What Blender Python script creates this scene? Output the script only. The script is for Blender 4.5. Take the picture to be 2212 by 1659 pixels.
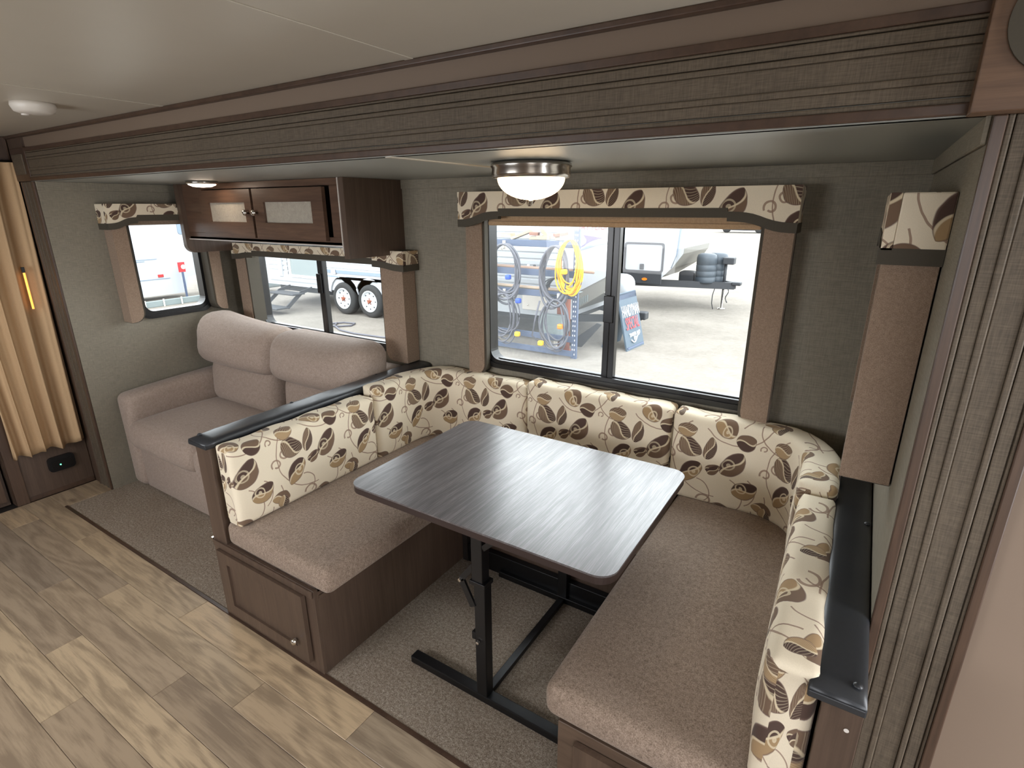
import bpy, bmesh, math, random
from mathutils import Vector, Matrix
random.seed(7)
C = bpy.context.scene.collection
for o in list(bpy.data.objects):
    bpy.data.objects.remove(o)
sc = bpy.context.scene
# ---------------------------------------------------------------- camera, light, exposure
cam_d = bpy.data.cameras.new('camera')
cam = bpy.data.objects.new('camera', cam_d)
C.objects.link(cam)
RX, RY, RZ, FPX = -0.313326, 0.003752, 0.569413, 1179.44
RM = Matrix.Rotation(RZ, 3, 'Z') @ Matrix.Rotation(RX, 3, 'X') @ Matrix.Rotation(RY, 3, 'Y')
right, fwd, up = RM.col[0], RM.col[1], RM.col[2]
M = Matrix.Identity(4)
for i in range(3):
    M[i][0] = right[i]; M[i][1] = up[i]; M[i][2] = -fwd[i]
M[0][3], M[1][3], M[2][3] = 3.7308, -0.9732, 1.6643
cam.matrix_world = M
cam_d.sensor_fit = 'HORIZONTAL'
cam_d.sensor_width = 36
cam_d.lens = FPX / 2212 * 36
cam_d.clip_start = 0.05
cam_d.clip_end = 300
sc.camera = cam
sc.view_settings.view_transform = 'Standard'
sc.view_settings.look = 'None'
sc.view_settings.gamma = 1
sc.view_settings.use_curve_mapping = False
sc.view_settings.exposure = 0.12
w = bpy.data.worlds.new('sky'); sc.world = w
w.use_nodes = True
wn = w.node_tree.nodes; wl = w.node_tree.links
bg = wn['Background']
bg.inputs[0].default_value = (0.93, 0.95, 1.0, 1)      # bright even overcast
bg.inputs[1].default_value = 6.3
sc.cycles.use_denoising = True
sc.cycles.use_adaptive_sampling = True
sc.cycles.adaptive_threshold = 0.02
sc.cycles.max_bounces = 7
sc.cycles.diffuse_bounces = 4
sc.cycles.glossy_bounces = 3
sc.cycles.transmission_bounces = 4
sc.cycles.transparent_max_bounces = 6
sc.cycles.sample_clamp_indirect = 6
sc.cycles.caustics_reflective = False
sc.cycles.caustics_refractive = False

def area(name, loc, rot, sx, sy, power, col, portal=False):
    l = bpy.data.lights.new(name, 'AREA'); l.shape = 'RECTANGLE'; l.size = sx; l.size_y = sy
    l.energy = power; l.color = col
    if portal: l.cycles.is_portal = True
    o = bpy.data.objects.new(name, l); C.objects.link(o); o.location = loc; o.rotation_euler = rot
    return o
HPI = math.pi / 2
DAY = (0.93, 0.96, 1.0)
# daylight through the windows and door on the camera's side of the trailer
area('rear_window_daylight', (1.35, -2.02, 1.35), (HPI, 0, 0), 1.5, 0.7, 22, DAY)
area('side_door_daylight', (5.38, -.22, 1.1), (0, HPI, 0), 1.6, 0.66, 30, DAY)
# portals in the three real windows
area('portal_dinette', (2.8, 1.33, 1.26), (-HPI, 0, 0), 1.3, 0.75, 1, DAY, True)
area('portal_sofa', (0.83, 1.33, 1.2), (-HPI, 0, 0), 1.3, 0.7, 1, DAY, True)
area('portal_side', (-0.045, 0.82, 1.31), (0, -HPI, 0), 0.65, 0.5, 1, DAY, True)
area('portal_right', (3.905, 0.82, 1.31), (0, HPI, 0), 0.65, 0.5, 1, DAY, True)

# ---------------------------------------------------------------- mesh helpers
def link(name, me, mat=None, parent=None):
    o = bpy.data.objects.new(name, me); C.objects.link(o)
    if mat is not None: me.materials.append(mat)
    if parent is not None: o.parent = parent
    return o
def tag(o, label=None, cat=None, group=None, kind=None):
    if label: o['label'] = label
    if cat: o['category'] = cat
    if group: o['group'] = group
    if kind: o['kind'] = kind
    return o
def empty(name, label=None, cat=None, group=None, loc=(0, 0, 0)):
    o = bpy.data.objects.new(name, None); C.objects.link(o); o.location = loc
    o.empty_display_size = 0.05
    return tag(o, label, cat, group)
def finish(bm, name, mat, parent=None, smooth=False, bevel=0, seg=2, angle=0.6):
    if bevel:
        es = [e for e in bm.edges if len(e.link_faces) == 2 and e.calc_face_angle(0) > angle]
        bmesh.ops.bevel(bm, geom=es, offset=bevel, segments=seg, affect='EDGES', profile=0.5, clamp_overlap=True)
    bmesh.ops.recalc_face_normals(bm, faces=bm.faces)
    me = bpy.data.meshes.new(name); bm.to_mesh(me); bm.free()
    if smooth:
        for p in me.polygons: p.use_smooth = True
    return link(name, me, mat, parent)
def bbox(bm, x0, x1, y0, y1, z0, z1):
    r = bmesh.ops.create_cube(bm, size=1)
    for v in r['verts']:
        v.co = Vector(((x0 + x1) / 2 + v.co.x * (x1 - x0), (y0 + y1) / 2 + v.co.y * (y1 - y0), (z0 + z1) / 2 + v.co.z * (z1 - z0)))
    return r['verts']
def box(name, b, mat, parent=None, bevel=0, seg=2, smooth=False):
    bm = bmesh.new(); bbox(bm, *b)
    return finish(bm, name, mat, parent, smooth, bevel, seg)
def boxes(name, bs, mat, parent=None, bevel=0, seg=1):
    bm = bmesh.new()
    for b in bs: bbox(bm, *b)
    return finish(bm, name, mat, parent, False, bevel, seg)
def struct(o):
    o['kind'] = 'structure'; return o
AX = {'x': (1, 2, 0), 'y': (0, 2, 1), 'z': (0, 1, 2)}
def place(axis, a, b, c):
    i, j, k = AX[axis]; v = [0, 0, 0]; v[i] = a; v[j] = b; v[k] = c
    return Vector(v)
def prism(bm, axis, pts, c0, c1):
    f = [bm.verts.new(place(axis, a, b, c0)) for a, b in pts]
    g = [bm.verts.new(place(axis, a, b, c1)) for a, b in pts]
    n = len(pts)
    bm.faces.new(f); bm.faces.new(g[::-1])
    for i in range(n): bm.faces.new((f[i], g[i], g[(i + 1) % n], f[(i + 1) % n]))
def prism_obj(name, axis, pts, c0, c1, mat, parent=None, bevel=0, seg=1, smooth=False):
    bm = bmesh.new(); prism(bm, axis, pts, c0, c1)
    return finish(bm, name, mat, parent, smooth, bevel, seg)
def rrect(a0, a1, b0, b1, r, n=6):
    """rounded rectangle outline; r may be one radius or four (a0b0, a1b0, a1b1, a0b1)"""
    rs = r if isinstance(r, (tuple, list)) else (r,) * 4
    cs = [(a0, b0, 1, 1, math.pi), (a1, b0, -1, 1, 1.5 * math.pi), (a1, b1, -1, -1, 0), (a0, b1, 1, -1, HPI)]
    out = []
    for (cx, cy, sx, sy, t0), rr in zip(cs, rs):
        rr = max(rr, 1e-4)
        ox, oy = cx + sx * rr, cy + sy * rr
        for k in range(n + 1):
            t = t0 + HPI * k / n
            out.append((ox + rr * math.cos(t), oy + rr * math.sin(t)))
    return out
def ring(bm, axis, outer, inner, c0, c1):
    n = len(outer)
    L = []
    for pts, c in ((outer, c0), (inner, c0), (inner, c1), (outer, c1)):
        L.append([bm.verts.new(place(axis, a, b, c)) for a, b in pts])
    for q in range(4):
        A, B = L[q], L[(q + 1) % 4]
        for i in range(n): bm.faces.new((A[i], A[(i + 1) % n], B[(i + 1) % n], B[i]))
def lathe(bm, prof, centre=(0, 0, 0), n=32, axis='z', caps=True):
    rings = []
    for r, h in prof:
        rings.append([bm.verts.new(Vector(centre) + place(axis, r * math.cos(2 * math.pi * k / n), r * math.sin(2 * math.pi * k / n), h)) for k in range(n)])
    for A, B in zip(rings, rings[1:]):
        for k in range(n): bm.faces.new((A[k], A[(k + 1) % n], B[(k + 1) % n], B[k]))
    if caps: bm.faces.new(rings[0][::-1]); bm.faces.new(rings[-1])
def lathe_obj(name, prof, centre, mat, parent=None, n=32, axis='z', smooth=True, caps=True):
    bm = bmesh.new(); lathe(bm, prof, centre, n, axis, caps)
    o = finish(bm, name, mat, parent, False)
    if smooth:
        for p in o.data.polygons: p.use_smooth = len(p.vertices) == 4
    return o
def tube(bm, pts, r, n=8, closed=False):
    pts = [Vector(p) for p in pts]; N = len(pts); rings = []
    ref = Vector((0, 0, 1))
    for i, p in enumerate(pts):
        a = pts[(i - 1) % N] if (closed or i > 0) else p
        b = pts[(i + 1) % N] if (closed or i < N - 1) else p
        t = (b - a).normalized()
        u = t.cross(ref)
        if u.length < 0.2: u = t.cross(Vector((0.3, 1, 0)))
        u.normalize(); v = t.cross(u).normalized()
        rings.append([bm.verts.new(p + r * (math.cos(2 * math.pi * k / n) * u + math.sin(2 * math.pi * k / n) * v)) for k in range(n)])
    for i in range(N if closed else N - 1):
        A, B = rings[i], rings[(i + 1) % N]
        for k in range(n): bm.faces.new((A[k], A[(k + 1) % n], B[(k + 1) % n], B[k]))
    if not closed:
        bm.faces.new(rings[0][::-1]); bm.faces.new(rings[-1])
def tube_obj(name, paths, r, mat, parent=None, n=8, closed=False):
    bm = bmesh.new()
    for p in paths: tube(bm, p, r, n, closed)
    return finish(bm, name, mat, parent, True)
def beam(bm, a, b, wx, h):
    """rectangular bar from a to b, width wx across, height h"""
    a, b = Vector(a), Vector(b); t = (b - a).normalized()
    s = t.cross(Vector((0, 0, 1)))
    if s.length < .1: s = Vector((1, 0, 0))
    s.normalize(); u = s.cross(t).normalized()
    vs = []
    for p in (a, b):
        vs.append([bm.verts.new(p + s * wx / 2 * i + u * h / 2 * j) for i, j in ((-1, -1), (1, -1), (1, 1), (-1, 1))])
    A, B = vs
    bm.faces.new(A); bm.faces.new(B[::-1])
    for k in range(4): bm.faces.new((A[k], B[k], B[(k + 1) % 4], A[(k + 1) % 4]))
def beam_obj(name, a, b, wx, h, mat, parent=None, bevel=0):
    bm = bmesh.new(); beam(bm, a, b, wx, h); return finish(bm, name, mat, parent, False, bevel, 2)
def axis_cuts(a, b, r, n, m=4):
    r = min(r, (b - a) / 2 * .98)
    out = [a + r * (1 - math.cos(HPI * k / m)) for k in range(m)]
    L = (b - r) - (a + r)
    out += [a + r + L * k / n for k in range(n + 1)]
    out += [b - r + r * math.sin(HPI * k / m) for k in range(1, m + 1)]
    return out
def cushion(name, b, r, mat, parent=None, puff=(0, 0, 0), n=(8, 8, 4), fn=None, sag=0.0):
    """soft block: rounded on all edges, puffed on its faces; fn(p) reshapes it"""
    x0, x1, y0, y1, z0, z1 = b
    cs = [axis_cuts(x0, x1, r, n[0]), axis_cuts(y0, y1, r, n[1]), axis_cuts(z0, z1, r, n[2])]
    lo = (x0, y0, z0); hi = (x1, y1, z1)
    bm = bmesh.new(); vd = {}
    def V(i, j, k):
        key = (i, j, k)
        if key not in vd:
            p = [cs[0][i], cs[1][j], cs[2][k]]
            q = [min(max(p[a], lo[a] + min(r, (hi[a] - lo[a]) / 2)), hi[a] - min(r, (hi[a] - lo[a]) / 2)) for a in range(3)]
            d = Vector(p) - Vector(q)
            if d.length > 1e-9: d = d.normalized() * r
            p2 = Vector(q) + d
            t = [(2 * (p2[a] - lo[a]) / (hi[a] - lo[a]) - 1) for a in range(3)]
            for a in range(3):
                if puff[a]:
                    o1, o2 = (a + 1) % 3, (a + 2) % 3
                    p2[a] += puff[a] * t[a] * max(0, 1 - abs(t[o1]) ** 2.5) * max(0, 1 - abs(t[o2]) ** 2.5)
            if fn: p2 = Vector(fn(p2, t))
            vd[key] = bm.verts.new(p2)
        return vd[key]
    NX, NY, NZ = [len(c) - 1 for c in cs]
    for i in range(NX):
        for j in range(NY):
            for k in (0, NZ): bm.faces.new((V(i, j, k), V(i + 1, j, k), V(i + 1, j + 1, k), V(i, j + 1, k)))
    for i in range(NX):
        for k in range(NZ):
            for j in (0, NY): bm.faces.new((V(i, j, k), V(i + 1, j, k), V(i + 1, j, k + 1), V(i, j, k + 1)))
    for j in range(NY):
        for k in range(NZ):
            for i in (0, NX): bm.faces.new((V(i, j, k), V(i, j + 1, k), V(i, j + 1, k + 1), V(i, j, k + 1)))
    return finish(bm, name, mat, parent, True)
def set_uv(o, axis_u, off=(0, 0), flip=1):
    """flat cloth print laid on by length in metres"""
    me = o.data; uv = me.uv_layers.new(name='UVMap')
    for p in me.polygons:
        nrm = p.normal; a = max(range(3), key=lambda k: abs(nrm[k]))
        for li in p.loop_indices:
            co = me.vertices[me.loops[li].vertex_index].co
            u = (co.y if a == 0 else co.x)
            v = co.y + 0.83 if (a == 2 and axis_u == 'x') else (co.x + 0.83 if a == 2 else co.z)
            if a == 2: u = co.x if axis_u == 'x' else co.y
            uv.data[li].uv = (flip * u + off[0], v + off[1])
def sweep_cushion(name, path, th, z0, z1, mat, parent=None, u0=0.0, r=0.03, puff=0.012, flip=False):
    """upright cushion following a plan path (its front face line); th = thickness away from the room (left of travel)"""
    P = [Vector((a, b, 0)) for a, b in path]
    # resample
    seg = [0]
    for a, b in zip(P, P[1:]): seg.append(seg[-1] + (b - a).length)
    L = seg[-1]; N = max(14, int(L / 0.04))
    ts = [0, .0015, .004, .008, .015, .028] + [0.028 + (L - .056) * k / N for k in range(1, N)] + [L - .028, L - .015, L - .008, L - .004, L - .0015, L]
    def at(s):
        for i in range(len(P) - 1):
            if s <= seg[i + 1] + 1e-9:
                t = (s - seg[i]) / max(seg[i + 1] - seg[i], 1e-9)
                return P[i].lerp(P[i + 1], t)
        return P[-1]
    # section: (depth, height) going up the front, over the top and down the back
    H = z1 - z0
    sec = []
    m = 5
    for k in range(m + 1): t = HPI * k / m; sec.append((r - r * math.sin(HPI - t) if False else r * (1 - math.sin(t)), z0 + r * (1 - math.cos(t))))
    for k in range(1, 8): sec.append((0, z0 + r + (H - 2 * r) * k / 8))
    for k in range(m + 1): t = HPI * k / m; sec.append((r * (1 - math.cos(t)), z1 - r + r * math.sin(t)))
    for k in range(1, 3): sec.append((r + (th - 2 * r) * k / 3, z1))
    for k in range(m + 1): t = HPI * k / m; sec.append((th - r + r * math.sin(t), z1 - r + r * math.cos(t)))
    sec.append((th, z0 + r)); sec.append((th - r, z0))
    per = [0]
    for a, b in zip(sec, sec[1:]): per.append(per[-1] + math.hypot(b[0] - a[0], b[1] - a[1]))
    bm = bmesh.new(); rows = []
    for s in ts:
        p = at(s); t = (at(min(L, s + .02)) - at(max(0, s - .02))).normalized()
        nrm = Vector((-t.y, t.x, 0))            # towards the back (left of travel)
        e = min(s, L - s); inset = 0.024 * (1 - math.sqrt(max(0, 1 - (1 - min(e, .028) / .028) ** 2)))
        row = []
        for (d, z) in sec:
            f = (z - z0) / H
            bul = puff * max(0, 1 - abs(2 * f - 1) ** 2.2) * min(1, (e / .1)) if d < th * .5 else 0
            dd = min(max(d, inset), th - inset) - bul
            zz = min(max(z, z0 + inset * .3), z1 - inset * .8)
            zz += 0.003 * math.sin(s * 31 + z1) * (f > .9)
            row.append(bm.verts.new(p + nrm * dd + Vector((0, 0, zz))))
        rows.append(row)
    uvl = bm.loops.layers.uv.new('UVMap')
    n = len(sec)
    sgn = -1 if flip else 1
    for i in range(len(rows) - 1):
        for k in range(n):
            k2 = (k + 1) % n
            f = bm.faces.new((rows[i][k], rows[i][k2], rows[i + 1][k2], rows[i + 1][k]))
            va = per[k]; vb = per[k2] if k2 else per[-1] + th
            for lp, (uu, vv) in zip(f.loops, ((ts[i], va), (ts[i], vb), (ts[i + 1], vb), (ts[i + 1], va))):
                lp[uvl].uv = (u0 + sgn * uu, z0 + vv)
    for row, s in ((rows[0], 0), (rows[-1], L)):
        f = bm.faces.new(row)
        for lp, (d, z) in zip(f.loops, sec): lp[uvl].uv = (u0 + sgn * (s + (-d if s == 0 else d)), z)
    bmesh.ops.recalc_face_normals(bm, faces=bm.faces)
    me = bpy.data.meshes.new(name); bm.to_mesh(me); bm.free()
    for p in me.polygons: p.use_smooth = True
    return link(name, me, mat, parent)
def arc(cx, cy, r, t0, t1, n=8):
    return [(cx + r * math.cos(t0 + (t1 - t0) * k / n), cy + r * math.sin(t0 + (t1 - t0) * k / n)) for k in range(n + 1)]
def text_obj(name, s, size, mat, parent, origin, udir, vdir, depth=0.004, sx=1.0, font_off=0.0, shear=0.0, align='CENTER'):
    cu = bpy.data.curves.new(name, 'FONT'); cu.body = s; cu.size = 1; cu.extrude = 0.0; cu.align_x = align; cu.align_y = 'CENTER'
    cu.offset = font_off; cu.shear = shear; cu.resolution_u = 3
    t = bpy.data.objects.new('tmp', cu); C.objects.link(t)
    bpy.context.view_layer.update()
    me = bpy.data.meshes.new_from_object(t.evaluated_get(bpy.context.evaluated_depsgraph_get()))
    bpy.data.objects.remove(t)
    u = Vector(udir).normalized(); v = Vector(vdir).normalized(); nn = u.cross(v)
    for q in me.vertices: q.co = Vector(origin) + u * q.co.x * size * sx + v * q.co.y * size + nn * depth
    me.name = name
    me.materials.clear()
    return link(name, me, mat, parent)

# ---------------------------------------------------------------- materials
def lin(c): return tuple(((x / 255) / 12.92 if x / 255 <= 0.04045 else ((x / 255 + 0.055) / 1.055) ** 2.4) for x in c) + (1,)
class NT:
    def __init__(s, name):
        s.m = bpy.data.materials.new(name); s.m.use_nodes = True; s.t = s.m.node_tree; s.n = s.t.nodes; s.l = s.t.links
        s.b = s.n['Principled BSDF']; s.out = s.n['Material Output']
    def add(s, typ, **kw):
        n = s.n.new(typ)
        for k, v in kw.items(): setattr(n, k, v)
        return n
    def set(s, sock, v):
        if hasattr(v, 'links') or isinstance(v, bpy.types.NodeSocket): s.l.new(v, sock)
        else: sock.default_value = v
    def math(s, op, a, b=None, c=None, clamp=False):
        n = s.add('ShaderNodeMath', operation=op, use_clamp=clamp)
        s.set(n.inputs[0], a)
        if b is not None: s.set(n.inputs[1], b)
        if c is not None: s.set(n.inputs[2], c)
        return n.outputs[0]
    def vmath(s, op, a, b=None):
        n = s.add('ShaderNodeVectorMath', operation=op); s.set(n.inputs[0], a)
        if b is not None: s.set(n.inputs[1], b)
        return n.outputs[0]
    def mix(s, f, a, b):
        n = s.add('ShaderNodeMix', data_type='RGBA'); s.set(n.inputs[0], f); s.set(n.inputs[6], a); s.set(n.inputs[7], b); return n.outputs[2]
    def noise(s, vec, scale, detail=3, rough=.55, dist=0, W=None):
        n = s.add('ShaderNodeTexNoise'); 
        if W is not None: n.noise_dimensions = '4D'; s.set(n.inputs['W'], W)
        s.set(n.inputs['Vector'], vec); n.inputs['Scale'].default_value = scale; n.inputs['Detail'].default_value = detail
        n.inputs['Roughness'].default_value = rough; n.inputs['Distortion'].default_value = dist
        return n.outputs['Fac']
    def ramp(s, f, stops):
        n = s.add('ShaderNodeValToRGB'); cr = n.color_ramp
        while len(cr.elements) < len(stops): cr.elements.new(0.5)
        for e, (p, c) in zip(cr.elements, stops): e.position = p; e.color = c if len(c) == 4 else tuple(c) + (1,)
        s.set(n.inputs[0], f); return n.outputs[0]
    def coords(s, kind='Object', scale=(1, 1, 1)):
        t = s.add('ShaderNodeTexCoord'); mp = s.add('ShaderNodeMapping'); s.l.new(t.outputs[kind], mp.inputs[0]); mp.inputs['Scale'].default_value = scale
        return mp.outputs[0]
    def geo(s, scale=(1, 1, 1)):
        g = s.add('ShaderNodeNewGeometry'); mp = s.add('ShaderNodeMapping'); s.l.new(g.outputs['Position'], mp.inputs[0]); mp.inputs['Scale'].default_value = scale
        return mp.outputs[0]
    def bump(s, h, strength=.3, dist=.001):
        n = s.add('ShaderNodeBump'); n.inputs['Strength'].default_value = strength; n.inputs['Distance'].default_value = dist; s.l.new(h, n.inputs['Height']); s.l.new(n.outputs[0], s.b.inputs['Normal'])
    def fin(s, col=None, rough=.5, metal=0, spec=.5):
        if col is not None: s.set(s.b.inputs['Base Color'], col)
        s.set(s.b.inputs['Roughness'], rough); s.b.inputs['Metallic'].default_value = metal; s.b.inputs['Specular IOR Level'].default_value = spec
        return s.m
def plain(name, rgb, rough=.5, metal=0, spec=.5, var=.06, scale=18):
    t = NT(name); v = t.coords(); n = t.noise(v, scale, 3)
    c = lin(rgb); a = tuple(x * (1 - var) for x in c[:3]) + (1,); b = tuple(min(1, x * (1 + var)) for x in c[:3]) + (1,)
    return t.fin(t.mix(n, a, b), rough, metal, spec)
def emit(name, rgb, strength):
    t = NT(name); t.b.inputs['Emission Color'].default_value = rgb + (1,); t.b.inputs['Emission Strength'].default_value = strength
    v = t.coords(); n = t.noise(v, 30, 2); t.fin(t.mix(n, rgb + (1,), tuple(x * .9 for x in rgb) + (1,)), .4)
    return t.m
def heather(name, a, b, scale=260, stretch=(1, 1, 1.0), rough=.95, bstr=.5):
    t = NT(name); v = t.geo(stretch); n = t.noise(v, scale, 4, .7); n2 = t.noise(v, scale * .3, 3, .6)
    f = t.math('ADD', t.math('MULTIPLY', n, .7), t.math('MULTIPLY', n2, .3))
    c = t.ramp(f, [(0.36, lin(a)), (0.64, lin(b))])
    t.bump(n, bstr, .0015); t.b.inputs['Sheen Weight'].default_value = .15
    return t.fin(c, rough, 0, .2)
def wood(name, a, b, grain=(1, 1, 1), scale=40, rough=.42, spec=.5):
    """grain: small number along the grain"""
    t = NT(name); v = t.geo(grain); n = t.noise(v, scale, 5, .65, .3); n2 = t.noise(v, scale * .25, 3, .5, .8)
    f = t.math('ADD', t.math('MULTIPLY', n, .6), t.math('MULTIPLY', n2, .4))
    c = t.ramp(f, [(0.35, lin(a)), (0.66, lin(b))]); t.bump(n, .12, .0008)
    return t.fin(c, rough, 0, spec)
def linen(name, a, b, rough=.7):
    """woven wallpaper"""
    t = NT(name); v1 = t.geo((1, 1, .06)); v2 = t.geo((.06, .06, 1))
    n1 = t.noise(v1, 420, 2, .6); n2 = t.noise(v2, 420, 2, .6); n3 = t.noise(t.geo(), 3, 3)
    f = t.math('ADD', t.math('MULTIPLY', n1, .4), t.math('MULTIPLY', n2, .45)); f = t.math('ADD', f, t.math('MULTIPLY', n3, .15))
    c = t.ramp(f, [(0.38, lin(a)), (0.62, lin(b))]); t.bump(f, .35, .0008)
    return t.fin(c, rough, 0, .35)
m_wall = linen('slide_wallpaper', (120, 113, 99), (143, 135, 119))
m_fascia = linen('fascia_wallpaper', (77, 68, 57), (104, 92, 77), .6)
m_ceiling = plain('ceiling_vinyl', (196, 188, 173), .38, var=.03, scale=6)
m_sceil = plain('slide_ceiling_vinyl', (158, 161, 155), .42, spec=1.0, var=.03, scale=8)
m_beige = plain('beige_wall_panel', (128, 110, 94), .55, var=.03, scale=5)
m_trim = wood('walnut_trim', (62, 46, 37), (84, 64, 51), (.1, .1, .1), 300, .35)
m_trimz = wood('walnut_trim_upright', (66, 50, 40), (88, 68, 54), (1, 1, .05), 120, .35)
m_woodx = wood('walnut_panel', (76, 60, 49), (98, 80, 66), (.08, .08, 1), 90)
m_woodz = wood('walnut_panel_upright', (72, 57, 47), (94, 76, 63), (1, 1, .05), 90)
m_woodd = wood('dark_overhead_wood', (74, 54, 43), (106, 80, 63), (.08, 1, 1), 60, .38)
m_block = wood('brown_corner_wood', (90, 66, 48), (116, 88, 66), (.05, 1, 1), 110, .45)
m_seat = heather('brown_seat_tweed', (106, 89, 75), (172, 152, 135), 330, (1, 1, 1))
m_sofa = heather('taupe_sofa_fabric', (142, 125, 113), (176, 158, 145), 240)
m_panel = heather('brown_window_panel_fabric', (124, 104, 88), (164, 142, 122), 420)
m_band = plain('dark_olive_ribbon', (72, 66, 55), .8, var=.1, scale=200)
m_shade = heather('tan_roller_shade', (170, 140, 108), (190, 160, 126), 200)
m_black = plain('black_window_frame', (14, 13, 14), .3, var=.1)
m_vinyl = plain('black_vinyl', (44, 46, 49), .36, var=.15, scale=90)
m_steel = plain('black_powder_steel', (12, 12, 14), .35, var=.1)
m_nickel = plain('brushed_nickel', (190, 184, 176), .22, 1, var=.04)
m_knob = plain('polished_knob', (220, 214, 205), .12, 1, var=.02)
m_white = plain('white_plastic', (215, 208, 198), .4)
m_edge = plain('pale_edge_band', (215, 208, 200), .4)
m_dark = plain('dark_recess', (30, 22, 18), .8)
m_green = emit('green_led', (0.1, 1.0, 0.45), 6)
m_bulb = emit('warm_lamp_glass', (1.0, 0.72, 0.42), 7)
m_puck = emit('puck_lamp_glass', (1.0, 0.8, 0.62), 13)
m_glow = emit('amber_light_streak', (1.0, 0.42, 0.08), 1.6)

def m_tabletop():
    t = NT('dark_laminate_woodgrain'); v = t.geo((1, .02, 1)); n = t.noise(v, 420, 3, .7); n2 = t.noise(t.geo((1, .05, 1)), 60, 3, .6)
    f = t.math('ADD', t.math('MULTIPLY', n, .6), t.math('MULTIPLY', n2, .4))
    c = t.ramp(f, [(.38, lin((62, 59, 61))), (.5, lin((84, 80, 82))), (.62, lin((122, 118, 120)))])
    t.bump(f, .22, .00012)
    t.b.inputs['Coat Weight'].default_value = .5; t.b.inputs['Coat Roughness'].default_value = .3
    return t.fin(c, t.math('MULTIPLY_ADD', f, -.5, .60), 0, 1.0)
m_table = m_tabletop()
m_tedge = plain('table_edge_brown', (52, 38, 34), .5)

def m_carpet():
    t = NT('taupe_carpet'); v = t.geo(); n = t.noise(v, 250, 3, .8); n2 = t.noise(v, 90, 3, .7); n3 = t.noise(v, 5, 3, .6)
    f = t.math('ADD', t.math('MULTIPLY', n, .62), t.math('MULTIPLY', n2, .38))
    c = t.ramp(f, [(.34, lin((84, 74, 64))), (.5, lin((162, 149, 133))), (.66, lin((226, 214, 197)))])
    c = t.mix(t.math('MULTIPLY', n3, .45), c, lin((118, 94, 74)))
    t.bump(f, 1.0, .006); return t.fin(c, 1, 0, .1)
m_carp = m_carpet()

def m_plank():
    t = NT('weathered_oak_plank'); oi = t.add('ShaderNodeObjectInfo'); rnd = oi.outputs['Random']
    W = t.math('MULTIPLY', rnd, 37)
    v = t.geo((.07, 1, 1)); wob = t.noise(t.geo((.28, 1.5, 1)), 4.0, 2, .5, 0, W)
    # cathedral figure: a low field cut into rings
    rings = t.math('MULTIPLY', wob, 60); s_ = t.math('SINE', rings)
    fine = t.noise(v, 170, 4, .7, 0, W); mid = t.noise(v, 30, 4, .65, .4, W)
    tone = t.ramp(t.math('FRACT', t.math('MULTIPLY', rnd, 7.31)), [(0, lin((176, 154, 126))), (.2, lin((152, 136, 118))), (.4, lin((204, 178, 143))), (.6, lin((144, 130, 115))), (.8, lin((188, 166, 136))), (1, lin((212, 188, 154)))])
    dark = t.mix(.68, tone, lin((92, 76, 62)))
    f = t.math('ADD', t.math('MULTIPLY', mid, .65), t.math('MULTIPLY', t.math('ADD', t.math('MULTIPLY', s_, .5), .5), .10))
    f = t.math('ADD', f, t.math('MULTIPLY', fine, .35))
    f = t.ramp(f, [(.44, (1, 1, 1)), (.62, (0, 0, 0))])
    c = t.mix(t.math('MULTIPLY', f, .75), tone, dark)
    kn = t.noise(t.geo((.55, 1, 1)), 7, 1, .5, 0, W); kf = t.ramp(kn, [(.70, (0, 0, 0)), (.76, (1, 1, 1))])
    c = t.mix(t.math('MULTIPLY', kf, .7), c, lin((72, 52, 40)))
    t.bump(fine, .15, .0005)
    r = t.math('ADD', .36, t.math('MULTIPLY', mid, .12))
    return t.fin(c, r, 0, .5)
m_plk = m_plank()

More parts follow.
